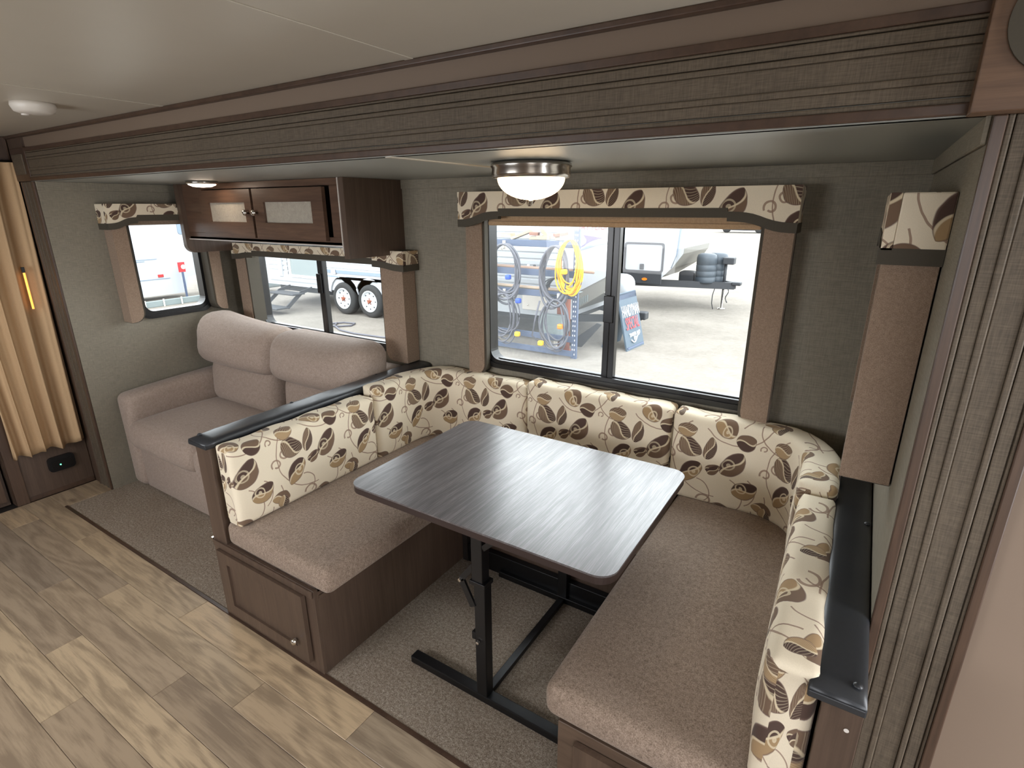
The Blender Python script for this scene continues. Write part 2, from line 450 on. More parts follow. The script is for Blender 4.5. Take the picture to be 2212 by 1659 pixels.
# printed leaf cloth: every motif is one node group instance on a repeating tile (metres)
TILE = (0.37, 0.37, 1.0)
def leaf_group():
    g = bpy.data.node_groups.new('leaf_print', 'ShaderNodeTree'); itf = g.interface
    for nm, ty in (('Base', 'NodeSocketColor'), ('Vector', 'NodeSocketVector'), ('Centre', 'NodeSocketVector'), ('Angle', 'NodeSocketFloat'), ('Len', 'NodeSocketFloat'), ('Wid', 'NodeSocketFloat'), ('ColA', 'NodeSocketColor'), ('ColB', 'NodeSocketColor'), ('Rib', 'NodeSocketColor'), ('Veins', 'NodeSocketFloat'), ('Swirl', 'NodeSocketFloat')):
        itf.new_socket(nm, in_out='INPUT', socket_type=ty)
    itf.new_socket('Color', in_out='OUTPUT', socket_type='NodeSocketColor')
    s = NT.__new__(NT); s.t = g; s.n = g.nodes; s.l = g.links
    gi = s.add('NodeGroupInput'); go = s.add('NodeGroupOutput'); I = gi.outputs
    d = s.vmath('SUBTRACT', I['Vector'], I['Centre']); d = s.vmath('DIVIDE', d, TILE); d = s.vmath('ADD', d, (.5, .5, .5)); d = s.vmath('FRACTION', d)
    d = s.vmath('SUBTRACT', d, (.5, .5, .5)); d = s.vmath('MULTIPLY', d, TILE)
    r = s.add('ShaderNodeVectorRotate', rotation_type='Z_AXIS'); s.l.new(d, r.inputs['Vector']); s.l.new(s.math('MULTIPLY', I['Angle'], -1), r.inputs['Angle'])
    sp = s.add('ShaderNodeSeparateXYZ'); s.l.new(r.outputs[0], sp.inputs[0])
    x = s.math('DIVIDE', sp.outputs[0], I['Len']); y = s.math('DIVIDE', sp.outputs[1], I['Wid'])
    # outline: round at x=-1, pointed at x=+1
    ax = s.math('ADD', x, 1, clamp=True); a1 = s.math('POWER', s.math('MULTIPLY', s.math('ADD', x, 1), 1, clamp=False), .5)
    h = s.math('MULTIPLY', a1, s.math('POWER', s.math('SUBTRACT', 1, x), .62))
    yb = s.math('SUBTRACT', y, s.math('MULTIPLY', s.math('MULTIPLY', x, x), .18))
    e = s.math('SUBTRACT', h, s.math('ABSOLUTE', yb))
    inx = s.math('LESS_THAN', s.math('ABSOLUTE', x), 1)
    mask = s.math('MULTIPLY', s.math('MULTIPLY', e, 12, clamp=True), inx)
    rim = s.math('SUBTRACT', 1, s.math('MULTIPLY', s.math('SUBTRACT', e, .08), 9, clamp=True))
    mid = s.math('ADD', yb, s.math('MULTIPLY', s.math('SINE', s.math('MULTIPLY', x, 2.6)), .38))
    side = s.math('MULTIPLY', s.math('ADD', s.math('MULTIPLY', mid, 8), .5), 1, clamp=True)
    rib = s.math('SUBTRACT', 1, s.math('MULTIPLY', s.math('SUBTRACT', s.math('ABSOLUTE', mid), .05), 14, clamp=True), clamp=True)
    ven = s.math('SINE', s.math('ADD', s.math('MULTIPLY', x, 30), s.math('MULTIPLY', s.math('ABSOLUTE', mid), -22)))
    ven = s.math('MULTIPLY', s.math('MULTIPLY', s.math('GREATER_THAN', ven, .72), I['Veins']), .38)
    # inner scroll: rings about a point inside the leaf
    q = s.math('SQRT', s.math('ADD', s.math('POWER', s.math('ADD', x, .2), 2), s.math('POWER', s.math('SUBTRACT', s.math('MULTIPLY', yb, .7), .25), 2)))
    swr = s.math('MULTIPLY', s.math('GREATER_THAN', s.math('SINE', s.math('MULTIPLY', q, 21)), .25), s.math('LESS_THAN', q, .42))
    swr = s.math('MULTIPLY', swr, I['Swirl'])
    c = s.mix(side, I['ColA'], I['ColB']); c = s.mix(s.math('MULTIPLY', swr, .75), c, I['Rib']); c = s.mix(ven, c, I['Rib'])
    c = s.mix(s.math('MULTIPLY', rib, .9), c, I['Rib'])
    c = s.mix(s.math('MULTIPLY', rim, .8), c, lin((116, 94, 84)))
    s.l.new(s.mix(mask, I['Base'], c), go.inputs['Color'])
    return g
def arc_group():
    g = bpy.data.node_groups.new('stem_print', 'ShaderNodeTree'); itf = g.interface
    for nm, ty in (('Base', 'NodeSocketColor'), ('Vector', 'NodeSocketVector'), ('Centre', 'NodeSocketVector'), ('Angle', 'NodeSocketFloat'), ('Span', 'NodeSocketFloat'), ('Rad', 'NodeSocketFloat'), ('Thick', 'NodeSocketFloat'), ('Col', 'NodeSocketColor'), ('Spiral', 'NodeSocketFloat')):
        itf.new_socket(nm, in_out='INPUT', socket_type=ty)
    itf.new_socket('Color', in_out='OUTPUT', socket_type='NodeSocketColor')
    s = NT.__new__(NT); s.t = g; s.n = g.nodes; s.l = g.links
    gi = s.add('NodeGroupInput'); go = s.add('NodeGroupOutput'); I = gi.outputs
    d = s.vmath('SUBTRACT', I['Vector'], I['Centre']); d = s.vmath('DIVIDE', d, TILE); d = s.vmath('ADD', d, (.5, .5, .5)); d = s.vmath('FRACTION', d)
    d = s.vmath('SUBTRACT', d, (.5, .5, .5)); d = s.vmath('MULTIPLY', d, TILE)
    r = s.add('ShaderNodeVectorRotate', rotation_type='Z_AXIS'); s.l.new(d, r.inputs['Vector']); s.l.new(s.math('MULTIPLY', I['Angle'], -1), r.inputs['Angle'])
    sp = s.add('ShaderNodeSeparateXYZ'); s.l.new(r.outputs[0], sp.inputs[0])
    an = s.math('ARCTAN2', sp.outputs[1], sp.outputs[0])
    q = s.math('SQRT', s.math('ADD', s.math('POWER', sp.outputs[0], 2), s.math('POWER', sp.outputs[1], 2)))
    rr = s.math('ADD', I['Rad'], s.math('MULTIPLY', s.math('MULTIPLY', an, I['Spiral']), I['Rad']))
    m = s.math('LESS_THAN', s.math('ABSOLUTE', s.math('SUBTRACT', q, rr)), I['Thick'])
    m = s.math('MULTIPLY', m, s.math('LESS_THAN', s.math('ABSOLUTE', an), I['Span']))
    s.l.new(s.mix(s.math('MULTIPLY', m, .85), I['Base'], I['Col']), go.inputs['Color'])
    return g
G_LEAF, G_ARC = leaf_group(), arc_group()
def m_leafcloth(name, cream):
    t = NT(name); tc = t.add('ShaderNodeTexCoord'); uv = tc.outputs['UV']
    wn_ = t.add('ShaderNodeTexNoise'); t.l.new(uv, wn_.inputs['Vector']); wn_.inputs['Scale'].default_value = 14
    wob = t.vmath('SCALE', t.vmath('SUBTRACT', wn_.outputs['Color'], (.5, .5, .5))); wob.node.inputs['Scale'].default_value = .012
    uv = t.vmath('ADD', uv, wob)
    fine = t.noise(t.geo(), 500, 2)
    base = t.mix(fine, lin(cream), lin(tuple(max(0, k - 16) for k in cream)))
    dk, md, tn, cr, st = lin((84, 66, 58)), lin((120, 98, 80)), lin((168, 140, 104)), lin((224, 208, 176)), lin((150, 122, 104))
    cur = base
    # (u, v, angle deg, half length, half width, colour a, colour b, rib, veins, swirl)
    arcs = [(.185, .70, 40, 170, .017, .0035, .10), (.225, .735, 150, 170, .016, .0035, .10), (.168, .80, 60, 160, .010, .0025, .10),
            (.09, .60, 0, 60, .065, .0022, 0), (.30, .56, 20, 70, .055, .0022, 0), (.06, .93, -60, 80, .14, .0022, 0), (.36, .72, 200, 75, .17, .0022, 0), (.02, .56, 10, 55, .09, .0022, 0), (.24, .88, 215, 45, .09, .0022, 0), (.335, .52, 60, 120, .026, .004, .1)]
    for (u, v, a, span, rad, th, sp_) in arcs:
        n = t.add('ShaderNodeGroup'); n.node_tree = G_ARC; t.l.new(cur, n.inputs['Base']); t.l.new(uv, n.inputs['Vector'])
        n.inputs['Centre'].default_value = (u, v, 0); n.inputs['Angle'].default_value = math.radians(a); n.inputs['Span'].default_value = math.radians(span)
        n.inputs['Rad'].default_value = rad; n.inputs['Thick'].default_value = th; n.inputs['Col'].default_value = st; n.inputs['Spiral'].default_value = sp_
        cur = n.outputs[0]
    leaves = [(.066, .708, 58, .052, .030, md, dk, cr, 0, .7), (.118, .607, 28, .042, .027, tn, dk, cr, 0, 1), (-.01, .673, 25, .026, .015, dk, md, cr, 0, 0),
              (.262, .745, -28, .043, .030, md, dk, cr, 1, 0), (.343, .757, 80, .042, .018, dk, md, cr, .6, 0), (.268, .640, -125, .050, .026, dk, tn, cr, 0, 1),
              (.104, .810, 20, .032, .025, dk, md, cr, 0, 0), (.246, .817, 15, .033, .022, tn, md, cr, .8, 0), (.025, .856, 160, .036, .030, md, tn, cr, 0, 1),
              (.362, .668, 50, .024, .013, md, dk, cr, 0, 0), (.19, .552, 170, .034, .020, md, tn, cr, 0, 0), (.20, .895, -70, .026, .018, tn, dk, cr, 1, 0)]
    for (u, v, a, L_, W_, ca, cb, rb, ve, sw) in leaves:
        L_ *= 1.22; W_ *= 1.42
        n = t.add('ShaderNodeGroup'); n.node_tree = G_LEAF; t.l.new(cur, n.inputs['Base']); t.l.new(uv, n.inputs['Vector'])
        n.inputs['Centre'].default_value = (u, v, 0); n.inputs['Angle'].default_value = math.radians(a); n.inputs['Len'].default_value = L_; n.inputs['Wid'].default_value = W_
        n.inputs['ColA'].default_value = ca; n.inputs['ColB'].default_value = cb; n.inputs['Rib'].default_value = rb; n.inputs['Veins'].default_value = ve; n.inputs['Swirl'].default_value = sw
        cur = n.outputs[0]
    t.bump(fine, .3, .0008); t.b.inputs['Sheen Weight'].default_value = .1
    return t.fin(cur, .92, 0, .2)
m_leaf = m_leafcloth('cream_leaf_print_cloth', (238, 225, 200))

def m_glasspane():
    t = NT('window_glass'); t.n.remove(t.b)
    tr = t.add('ShaderNodeBsdfTransparent'); gl = t.add('ShaderNodeBsdfGlossy'); gl.inputs['Roughness'].default_value = .02
    fr = t.add('ShaderNodeFresnel'); fr.inputs['IOR'].default_value = 1.45
    ns = t.noise(t.coords(), 4, 2); tint = t.mix(ns, (.95, .98, .97, 1), (.98, 1, .99, 1)); t.l.new(tint, tr.inputs[0])
    mx = t.add('ShaderNodeMixShader'); ge = t.add('ShaderNodeNewGeometry'); t.l.new(t.math('MULTIPLY', fr.outputs[0], t.math('SUBTRACT', 1, ge.outputs['Backfacing'])), mx.inputs[0]); t.l.new(tr.outputs[0], mx.inputs[1]); t.l.new(gl.outputs[0], mx.inputs[2])
    t.l.new(mx.outputs[0], t.out.inputs[0]); return t.m
m_glass = m_glasspane()

def m_screenf():
    t = NT('insect_screen_mesh'); t.n.remove(t.b)
    tr = t.add('ShaderNodeBsdfTransparent'); df = t.add('ShaderNodeBsdfDiffuse'); tl = t.add('ShaderNodeBsdfTranslucent')
    col = t.mix(t.noise(t.coords(), 60, 2), (.42, .44, .47, 1), (.46, .48, .50, 1)); t.l.new(col, df.inputs[0]); t.l.new(col, tl.inputs[0])
    a = t.add('ShaderNodeAddShader'); t.l.new(df.outputs[0], a.inputs[0]); t.l.new(tl.outputs[0], a.inputs[1])
    mx = t.add('ShaderNodeMixShader'); mx.inputs[0].default_value = .04; t.l.new(tr.outputs[0], mx.inputs[1]); t.l.new(a.outputs[0], mx.inputs[2])
    t.l.new(mx.outputs[0], t.out.inputs[0]); return t.m
m_screen = m_screenf()

# ---------------------------------------------------------------- slide-out shell
D, XR, HS, YF, HC = 1.287, 3.861, 1.802, 0.246, 2.03
TH = 0.05
def wall_with_holes(name, axis, a0, a1, b0, b1, holes, c0, c1, mat):
    bs = []
    xs = a0
    for (h0, h1, v0, v1) in sorted(holes):
        bs.append((xs, h0, b0, b1)); bs.append((h0, h1, b0, v0)); bs.append((h0, h1, v1, b1)); xs = h1
    bs.append((xs, a1, b0, b1))
    bm = bmesh.new()
    for (p, q, r_, s_) in bs:
        if axis == 'y': bbox(bm, p, q, c0, c1, r_, s_)
        else: bbox(bm, c0, c1, p, q, r_, s_)
    bmesh.ops.remove_doubles(bm, verts=bm.verts, dist=1e-5)
    return struct(finish(bm, name, mat))
wall_with_holes('wall_back', 'y', -TH, XR + TH, -.05, HS + .05, [(.23, 1.50, .89, 1.62), (2.16, 3.47, .905, 1.68)], D, D + TH, m_wall)
wall_with_holes('wall_left', 'x', YF, D, 0, HS, [(.62, 1.03, 1.035, 1.64)], -TH, 0, m_wall)
wall_with_holes('wall_right', 'x', YF, D, 0, HS, [(.62, 1.03, 1.035, 1.64)], XR, XR + TH, m_wall)
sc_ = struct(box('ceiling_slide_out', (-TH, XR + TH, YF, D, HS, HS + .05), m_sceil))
# floors
fl = struct(box('floor', (-2.0, 6.0, -2.2, 1.34, -.06, -.012), m_dark))
cp = tag(box('carpet', (0.0, XR, .008, D, -.012, .0), m_carp), 'speckled taupe carpet covering the floor of the slide-out room', 'carpet')
struct(box('trim_1', (-.01, XR, -.006, .008, -.012, .003), m_trim))
# planks
W0 = .1285
def tone_plank(x0, x1, y0, y1):
    bm = bmesh.new(); bbox(bm, x0 + .0006, x1 - .0006, y0 + .0006, y1 - .0006, -.012, 0)
    o = finish(bm, 'plank', m_plk, fl, False, .0012, 1)
starts = [.46, 1.069, .785, .222, .573, .93, .15, 1.0]
for k in range(9):
    y1 = -.006 if k == 0 else -.1378 - W0 * (k - 1); y0 = -.1378 - W0 * k
    s = starts[k % 8] - 1.04 * 2
    while s < 3.6:
        x0, x1 = max(s, -.235), s + 1.04
        if x1 > -.2: tone_plank(x0, x1, y0, y1)
        s += 1.04
tone_plank(-.235, -.012, -.006, .12); tone_plank(-.235, -.012, .12, .245)
for k in range(3):
    tone_plank(1.0 + 1.04 * k, 2.04 + 1.04 * k, -1.42, -1.2944)
# main room shell
cl = struct(box('ceiling', (-2.0, 6.0, -2.1, YF + .02, HC, HC + .05), m_ceiling))
for x in (1.395, 2.645):
    box('seam_strip', (x - .014, x + .014, -2.0, YF, HC - .002, HC), m_ceiling, cl, .0008, 1)
struct(box('trim_2', (2.525, 2.545, YF, D, HS - .003, HS), m_ceiling))
struct(box('wall_front', (-.25, 4.6, YF + .012, YF + .03, HS + .0, HC), m_beige))
struct(box('wall_front_right', (XR + TH, 6.0, YF + .004, YF + .03, 0, HC), m_beige))
struct(box('wall_end', (-1.2, -.25, -2.1, -.9, -.05, HC), m_woodz))
struct(boxes('wall_rear', [(-1.2, .7, -2.15, -2.1, -.05, HC), (.7, 2.4, -2.15, -2.1, -.05, 1.0), (.7, 2.4, -2.15, -2.1, 1.72, HC), (2.4, 4.0, -2.15, -2.1, -.05, HC), (4.0, 5.1, -2.15, -2.1, 1.95, HC), (5.1, 6.0, -2.15, -2.1, -.05, HC)], m_beige))
struct(boxes('wall_far_right', [(5.4, 5.45, -2.1, -.58, -.05, HC), (5.4, 5.45, .14, YF, -.05, HC), (5.4, 5.45, -.58, .14, 1.92, HC), (5.4, 5.45, -.58, .14, -.05, .2)], m_beige))
# moulded fascia: (height offset, proud, material key)
PROF = [(0.000, .018, m_trim, .012), (.018, .027, m_fascia, .009), (.0285, .050, m_fascia, .0075), (.050, .062, m_fascia, .0095), (.062, .102, m_fascia, .006),
        (.102, .113, m_fascia, .0095), (.1145, .135, m_fascia, .0075), (.1365, .142, m_fascia, .009), (.142, .160, m_trim, .012)]
fas = empty('fascia_moulding', 'long grey linen fascia with grooves and walnut edges across the slide-out top', 'moulding')
for i, (a, b, mt, pr) in enumerate(PROF):
    nm = 'edge_strip' if mt is m_trim else 'moulded_strip'
    box(nm, (-.01, 3.84, YF - pr, YF + .012, 1.803 + a, 1.803 + b), mt, fas, .0025, 2)
struct(box('trim_3', (-.25, 4.6, YF - .012, YF + .012, HC - .014, HC), m_trim, None, .003, 2))
for side, x0, sg in (('right', XR, 1), ('left', 0.0, -1)):
    jm = empty('jamb_moulding', 'tall linen jamb moulding with walnut edges at the dinette end of the slide-out' if sg > 0 else 'tall linen jamb moulding with walnut edges beside the brown curtain', 'moulding')
    for (a, b, mt, pr) in PROF:
        nm = 'edge_strip' if mt is m_trim else 'moulded_strip'
        m2 = m_trimz if mt is m_trim else mt
        xs = sorted((x0 + sg * a * 1.0, x0 + sg * b * 1.0))
        if sg < 0 and b > .15: xs[0] = -.162
        box(nm, (xs[0], xs[1], YF - pr, YF - .0005, 0, 1.80), m2, jm, .0025, 2)
struct(box('wall_front_left', (-1.2, -.051, YF + .0, YF + .04, -.05, HC + .02), m_woodz))
struct(box('wall_outer_left', (-1.25, -1.2, -2.1, YF + .04, -.05, HC + .02), m_woodz))
# beige return beside left jamb and the corner blocks
cb = empty('corner_block', 'dark mitred corner block at the curtain end of the fascia', 'block')
box('block_body', (-.20, -.008, YF - .012, YF + .012, 1.803, 1.966), m_trim, cb, .004)
box('block_panel', (-.172, -.04, YF - .018, YF - .010, 1.835, 1.935), m_fascia, cb, .003)
cb2 = empty('overhead_end_panel', 'brown wood panel capping the fascia at the upper right corner', 'panel')
box('end_panel', (3.826, 4.6, .196, YF + .002, 1.800, HC - .001), m_block, cb2, .002)
bm = bmesh.new(); lathe(bm, [(.001, .190), (.078, .190), (.078, .197), (.001, .197)], (3.925, 0, 1.92), 40, 'y')
finish(bm, 'round_speaker', m_band, cb2)
# cove strips at wall tops
struct(box('trim_4', (0, XR, D - .008, D, 1.757, HS), m_wall, None, .002, 1))
struct(box('trim_5', (XR - .008, XR, YF, D - .008, 1.757, HS), m_wall, None, .002, 1))
struct(box('trim_6', (0, .008, YF, D - .008, 1.757, HS), m_wall, None, .002, 1))

# ---------------------------------------------------------------- windows
def window(name, axis, a0, a1, b0, b1, c, sgn, mull=None, glass_in=.045, fr=.07, latch=True):
    """frame outer a0..a1 x b0..b1 on plane c; sgn = direction into the room"""
    w_ = empty(name); w_['kind'] = 'structure'
    bm = bmesh.new()
    ring(bm, axis, rrect(a0, a1, b0, b1, fr), rrect(a0 + glass_in, a1 - glass_in, b0 + glass_in, b1 - glass_in, fr * .7), c + sgn * .018, c - sgn * .05)
    ring(bm, axis, rrect(a0 + .012, a1 - .012, b0 + .012, b1 - .012, fr * .9), rrect(a0 + .026, a1 - .026, b0 + .026, b1 - .026, fr * .8), c + sgn * .024, c + sgn * .017)
    finish(bm, 'window_frame', m_black, w_, False, .002, 1)
    g = glass_in + .002
    def pane(p, q, off):
        pts = rrect(p, q, b0 + g, b1 - g, .02, 3)
        prism_obj('pane', axis, pts, c - sgn * (.022 + off), c - sgn * (.026 + off), m_glass, w_)
    if mull:
        m0, m1 = mull
        prism_obj('insect_screen', axis, rrect(a0 + g, (m0 + m1) / 2 - .01, b0 + g, b1 - g, .02, 3), c - sgn * .0445, c - sgn * .0450, m_screen, w_)
        pane(a0 + g, (m0 + m1) / 2, .012); pane((m0 + m1) / 2, a1 - g, 0)
        def bar(nm, p, q, lo, hi, d0, d1, mt=m_black):
            bm = bmesh.new()
            cc = sorted((c + sgn * d0, c + sgn * d1))
            if axis == 'y': bbox(bm, p, q, cc[0], cc[1], lo, hi)
            else: bbox(bm, cc[0], cc[1], p, q, lo, hi)
            return finish(bm, nm, mt, w_, False, .003, 2)
        bar('mullion', m0, (m0 + m1) / 2 - .002, b0 + .03, b1 - .03, -.04, -.002)
        bar('mullion', (m0 + m1) / 2 + .002, m1, b0 + .03, b1 - .03, -.03, .006)
        bar('track', a0 + .05, a1 - .05, b0 + .030, b0 + .036, -.01, .010)
        bar('track', a0 + .05, a1 - .05, b0 + .044, b0 + .050, -.03, -.004)
        bar('latch', m0 + .004, m1 - .012, b0 + .30, b0 + .42, .004, .016)
    else:
        pane(a0 + g, a1 - g, 0)
    return w_
window('window_1', 'y', 2.122, 3.50, .873, 1.70, D, -1, (2.772, 2.832))
window('window_2', 'y', .205, 1.53, .855, 1.64, D, -1, (.842, .902))
window('window_3', 'x', .590, 1.055, 1.008, 1.66, 0, 1)
window('window_4', 'x', .590, 1.055, 1.008, 1.66, XR, -1)

def valance(name, axis, a0, a1, top, flat, endz, c, sgn, label, step=.23, depth=.12, group=None, plainend=False):
    """fabric pelmet: shaped front board, two returns, ribbon along the lower edge"""
    v = empty(name, label, 'valance')
    def low(s):                 # lower edge height at distance s from the nearer end
        if s > step: return flat
        t = s / step; return endz + (flat - .012 - endz) * (1 / (1 + math.exp(-9 * (t - .48))))
    n = 60; xs = sorted(set([a0 + (a1 - a0) * k / n for k in range(n + 1)] + [a0 + step, a0 + step + .001, a1 - step, a1 - step - .001]))
    L_ = [(x, low(min(x - a0, a1 - x))) for x in xs]
    pts = L_ + [(a1, top), (a0, top)]
    f0 = c + sgn * depth
    fb = prism_obj('front_board', axis, pts, f0, f0 - sgn * .02, m_leaf, v, .004, 2)
    set_uv(fb, 'x' if axis == 'y' else 'y', (random.random() * .3, .15))
    rb = [(x, z + .004) for x, z in L_] + [(x, z - .030) for x, z in L_[::-1]]
    prism_obj('ribbon', axis, rb, f0 + sgn * .003, f0 - sgn * .023, m_band, v, .001, 1)
    for e0, e1 in ((a0, a0 + .02), (a1 - .02, a1)):
        bm = bmesh.new(); cc = sorted((c + sgn * .001, f0 - sgn * .02))
        if axis == 'y': bbox(bm, e0, e1, cc[0], cc[1], endz, top)
        else: bbox(bm, cc[0], cc[1], e0, e1, endz, top)
        r_ = finish(bm, 'side_return', m_leaf, v, False, .004, 2); set_uv(r_, 'y', (.1, .1))
        bm = bmesh.new()
        if axis == 'y': bbox(bm, e0 - .001, e1 + .001, cc[0], cc[1], endz - .03, endz + .004)
        else: bbox(bm, cc[0], cc[1], e0 - .001, e1 + .001, endz - .03, endz + .004)
        finish(bm, 'ribbon', m_band, v)
    cc = sorted((c + sgn * .001, f0 - sgn * .02)); bm = bmesh.new()
    if axis == 'y': bbox(bm, a0 + .02, a1 - .02, cc[0], cc[1], top - .02, top)
    else: bbox(bm, cc[0], cc[1], a0 + .02, a1 - .02, top - .02, top)
    finish(bm, 'top_board', m_band, v)
    return v
valance('window_valance', 'y', 2.06, 3.51, 1.732, 1.655, 1.605, D, -1, 'long leaf-print pelmet over the big dinette window')
valance('window_valance', 'y', .14, 1.69, 1.447, 1.40, 1.372, D, -1, 'leaf-print pelmet over the sofa window, partly behind the overhead cabinet')
valance('window_valance', 'x', .488, 1.14, 1.69, 1.625, 1.580, 0, 1, 'short leaf-print pelmet on the left end wall beside the sofa', .16)
valance('window_valance', 'x', .45, 1.14, 1.69, 1.60, 1.575, XR, -1, 'leaf-print pelmet seen edge on at the right end wall', .16, .112)

def lambrequin(axis, a0, a1, z0, z1, c, sgn, label, depth=.10, inner=1):
    """padded fabric side panel with a ribbon facing along the window side; inner = +1 window lies at larger a"""
    v = empty('window_side_panel', label, 'side panel', 'padded side panels of the windows')
    rr = (0.001, .055) if inner > 0 else (.055, .001)
    pts = rrect(a0, a1, z0, z1, (rr[0], rr[1], .001, .001), 6)
    f0 = c + sgn * depth
    prism_obj('fabric_pad', axis, pts, f0, c + sgn * .004, m_panel, v, .006, 2, False)
    ia = a1 if inner > 0 else a0
    q0, q1 = sorted((ia, ia + inner * .014))
    pts2 = rrect(a0 + (.006 if inner > 0 else -.0), a1 + .012, z0 - .004, z1, (.001, .06, .001, .001), 6) if inner > 0 else rrect(a0 - .012, a1 - .006, z0 - .004, z1, (.06, .001, .001, .001), 6)
    prism_obj('edge_ribbon', axis, pts2, f0 - sgn * .008, c + sgn * .002, m_band, v, .001, 1)
    return v
lambrequin('y', 2.058, 2.152, .838, 1.61, D, -1, 'brown padded panel left of the big dinette window', depth=.06, inner=1)
lambrequin('y', 3.402, 3.50, .838, 1.61, D, -1, 'brown padded panel right of the big dinette window', depth=.075, inner=-1)
lambrequin('y', .145, .245, .86, 1.385, D, -1, 'narrow brown padded panel left of the sofa window, by the room corner', inner=1)
lambrequin('y', 1.500, 1.66, .835, 1.385, D, -1, 'wide brown padded panel right of the sofa window', inner=-1)
lambrequin('x', .508, .585, 1.015, 1.58, 0, 1, 'brown padded panel on the curtain side of the end wall window', inner=1)
lambrequin('x', 1.040, 1.110, 1.015, 1.58, 0, 1, 'brown padded panel on the corner side of the end wall window', inner=-1)
lambrequin('x', .462, .56, 1.04, 1.58, XR, -1, 'tall brown padded panel seen edge on above the right rail', depth=.105, inner=1)
lambrequin('x', 1.040, 1.110, 1.04, 1.58, XR, -1, 'brown padded panel on the right end wall nearest the back corner', depth=.105, inner=-1)
sh = empty('roller_shade', 'tan roller shade drawn up under the big dinette pelmet', 'shade')
box('shade_cloth', (2.20, 3.39, 1.222, 1.226, 1.60, 1.72), m_shade, sh)
bm = bmesh.new(); bbox(bm, 2.20, 3.39, 1.214, 1.232, 1.583, 1.604); finish(bm, 'hem_bar', m_shade, sh, False, .006, 3)
sh = empty('roller_shade', 'brown roller shade drawn up under the end wall pelmet', 'shade')
box('shade_cloth', (.055, .059, .575, 1.03, 1.60, 1.68), m_panel, sh)
box('hem_bar', (.048, .066, .575, 1.03, 1.570, 1.602), m_panel, sh, .005)

# ---------------------------------------------------------------- overhead cabinet over the sofa
oc = empty('overhead_cabinet', 'dark walnut overhead cabinet with two glazed doors above the sofa', 'cabinet')
CY = .905
box('side_panel', (1.565, 1.60, CY - .012, D - .001, 1.425, HS - .001), m_woodz, oc, .0)
for c_ in ():
    pass
prism_pts = rrect(CY - .014, D - .002, 1.440, HS - .001, (.045, .001, .001, .001), 6)
ed = prism_obj('edge_band', 'x', [(a, b) for a, b in rrect(CY - .017, D - .004, 1.423, HS - .001, (.05, .001, .001, .001), 6)], 1.563, 1.567, m_edge, oc)
prism_obj('side_panel', 'x', rrect(CY - .03, D - .002, 1.40, HS - .001, (.05, .02, .001, .001), 6), .13, .165, m_woodz, oc, .004, 2)
box('bottom_panel', (.165, 1.565, CY, D - .001, 1.485, 1.500), m_woodz, oc)
box('bottom_edge', (.165, 1.563, CY - .008, CY + .002, 1.482, 1.487), m_edge, oc)
box('top_rail', (.165, 1.565, CY, CY + .02, 1.768, HS - .001), m_woodd, oc, .002)
box('bottom_rail', (.165, 1.565, CY, CY + .02, 1.487, 1.525), m_woodd, oc, .002)
for x0, x1 in ((.165, .37), (1.485, 1.565)):
    box('stile', (x0, x1, CY, CY + .02, 1.525, 1.768), m_woodd, oc, .001)
box('stile', (.86, .905, CY + .004, CY + .02, 1.525, 1.768), m_dark, oc)
box('interior', (.37, 1.485, CY + .10, CY + .105, 1.5, 1.79), m_dark, oc)
def t_mottled():
    t = NT('mottled_frosted_glass'); v = t.coords(); n = t.noise(v, 70, 4, .7, .8); c = t.mix(n, lin((150, 142, 130)), lin((196, 188, 172)))
    t.bump(n, .8, .003); return t.fin(c, .25, 0, .6)
m_frost = t_mottled()
for (x0, x1, g0, g1, kx) in ((.375, .872, .46, .812, .838), (.892, 1.455, .982, 1.368, .918)):
    d = None
    bm = bmesh.new()
    ring(bm, 'y', [(x0, 1.507), (x1, 1.507), (x1, 1.762), (x0, 1.762)], [(g0, 1.590), (g1, 1.590), (g1, 1.694), (g0, 1.694)], CY - .022, CY - .001)
    d = finish(bm, 'door', m_woodd, oc, False, .003, 2)
    box('glass_panel', (g0 - .002, g1 + .002, CY - .010, CY - .006, 1.588, 1.696), m_frost, d)
    bm = bmesh.new(); lathe(bm, [(.002, -.006), (.009, -.004), (.0155, .002), (.0165, .008), (.012, .014), (.006, .018), (.006, .027), (.002, .028)], (kx, CY - .050, 1.640), 20, 'y'); k_ = finish(bm, 'knob', m_knob, d, True)

# ---------------------------------------------------------------- lamps
dl = empty('ceiling_dome_lamp', 'lit dome lamp with brushed nickel rim on the slide-out ceiling over the table', 'lamp')
LX, LY = 2.765, .655
lathe_obj('metal_rim', [(.02, HS), (.122, HS - .001), (.130, HS - .006), (.132, HS - .014), (.127, HS - .020), (.129, HS - .038), (.124, HS - .048), (.112, HS - .050), (.108, HS - .045), (.02, HS - .040)], (LX, LY, 0), m_nickel, dl, 48)
pr_ = [(.110 * math.cos(t * HPI / 10), HS - .048 - .068 * math.sin(t * HPI / 10)) for t in range(10)] + [(.004, HS - .116)]
lathe_obj('glass_bowl', pr_, (LX, LY, 0), m_bulb, dl, 48)
lathe_obj('finial', [(.003, HS - .112), (.008, HS - .115), (.008, HS - .121), (.005, HS - .124), (.006, HS - .130), (.002, HS - .133)], (LX, LY, 0), m_knob, dl, 16)
pl = empty('puck_lamp', 'small lit round lamp on the slide-out ceiling by the overhead cabinet', 'lamp')
lathe_obj('lamp_rim', [(.02, HS), (.078, HS), (.080, HS - .010), (.074, HS - .016), (.02, HS - .012)], (.66, .755, 0), m_nickel, pl, 32)
lathe_obj('lens', [(.068, HS - .013), (.066, HS - .019), (.045, HS - .028), (.01, HS - .031)], (.66, .755, 0), m_puck, pl, 32)
det = empty('smoke_detector', 'white round smoke detector on the main ceiling by the curtain', 'detector')
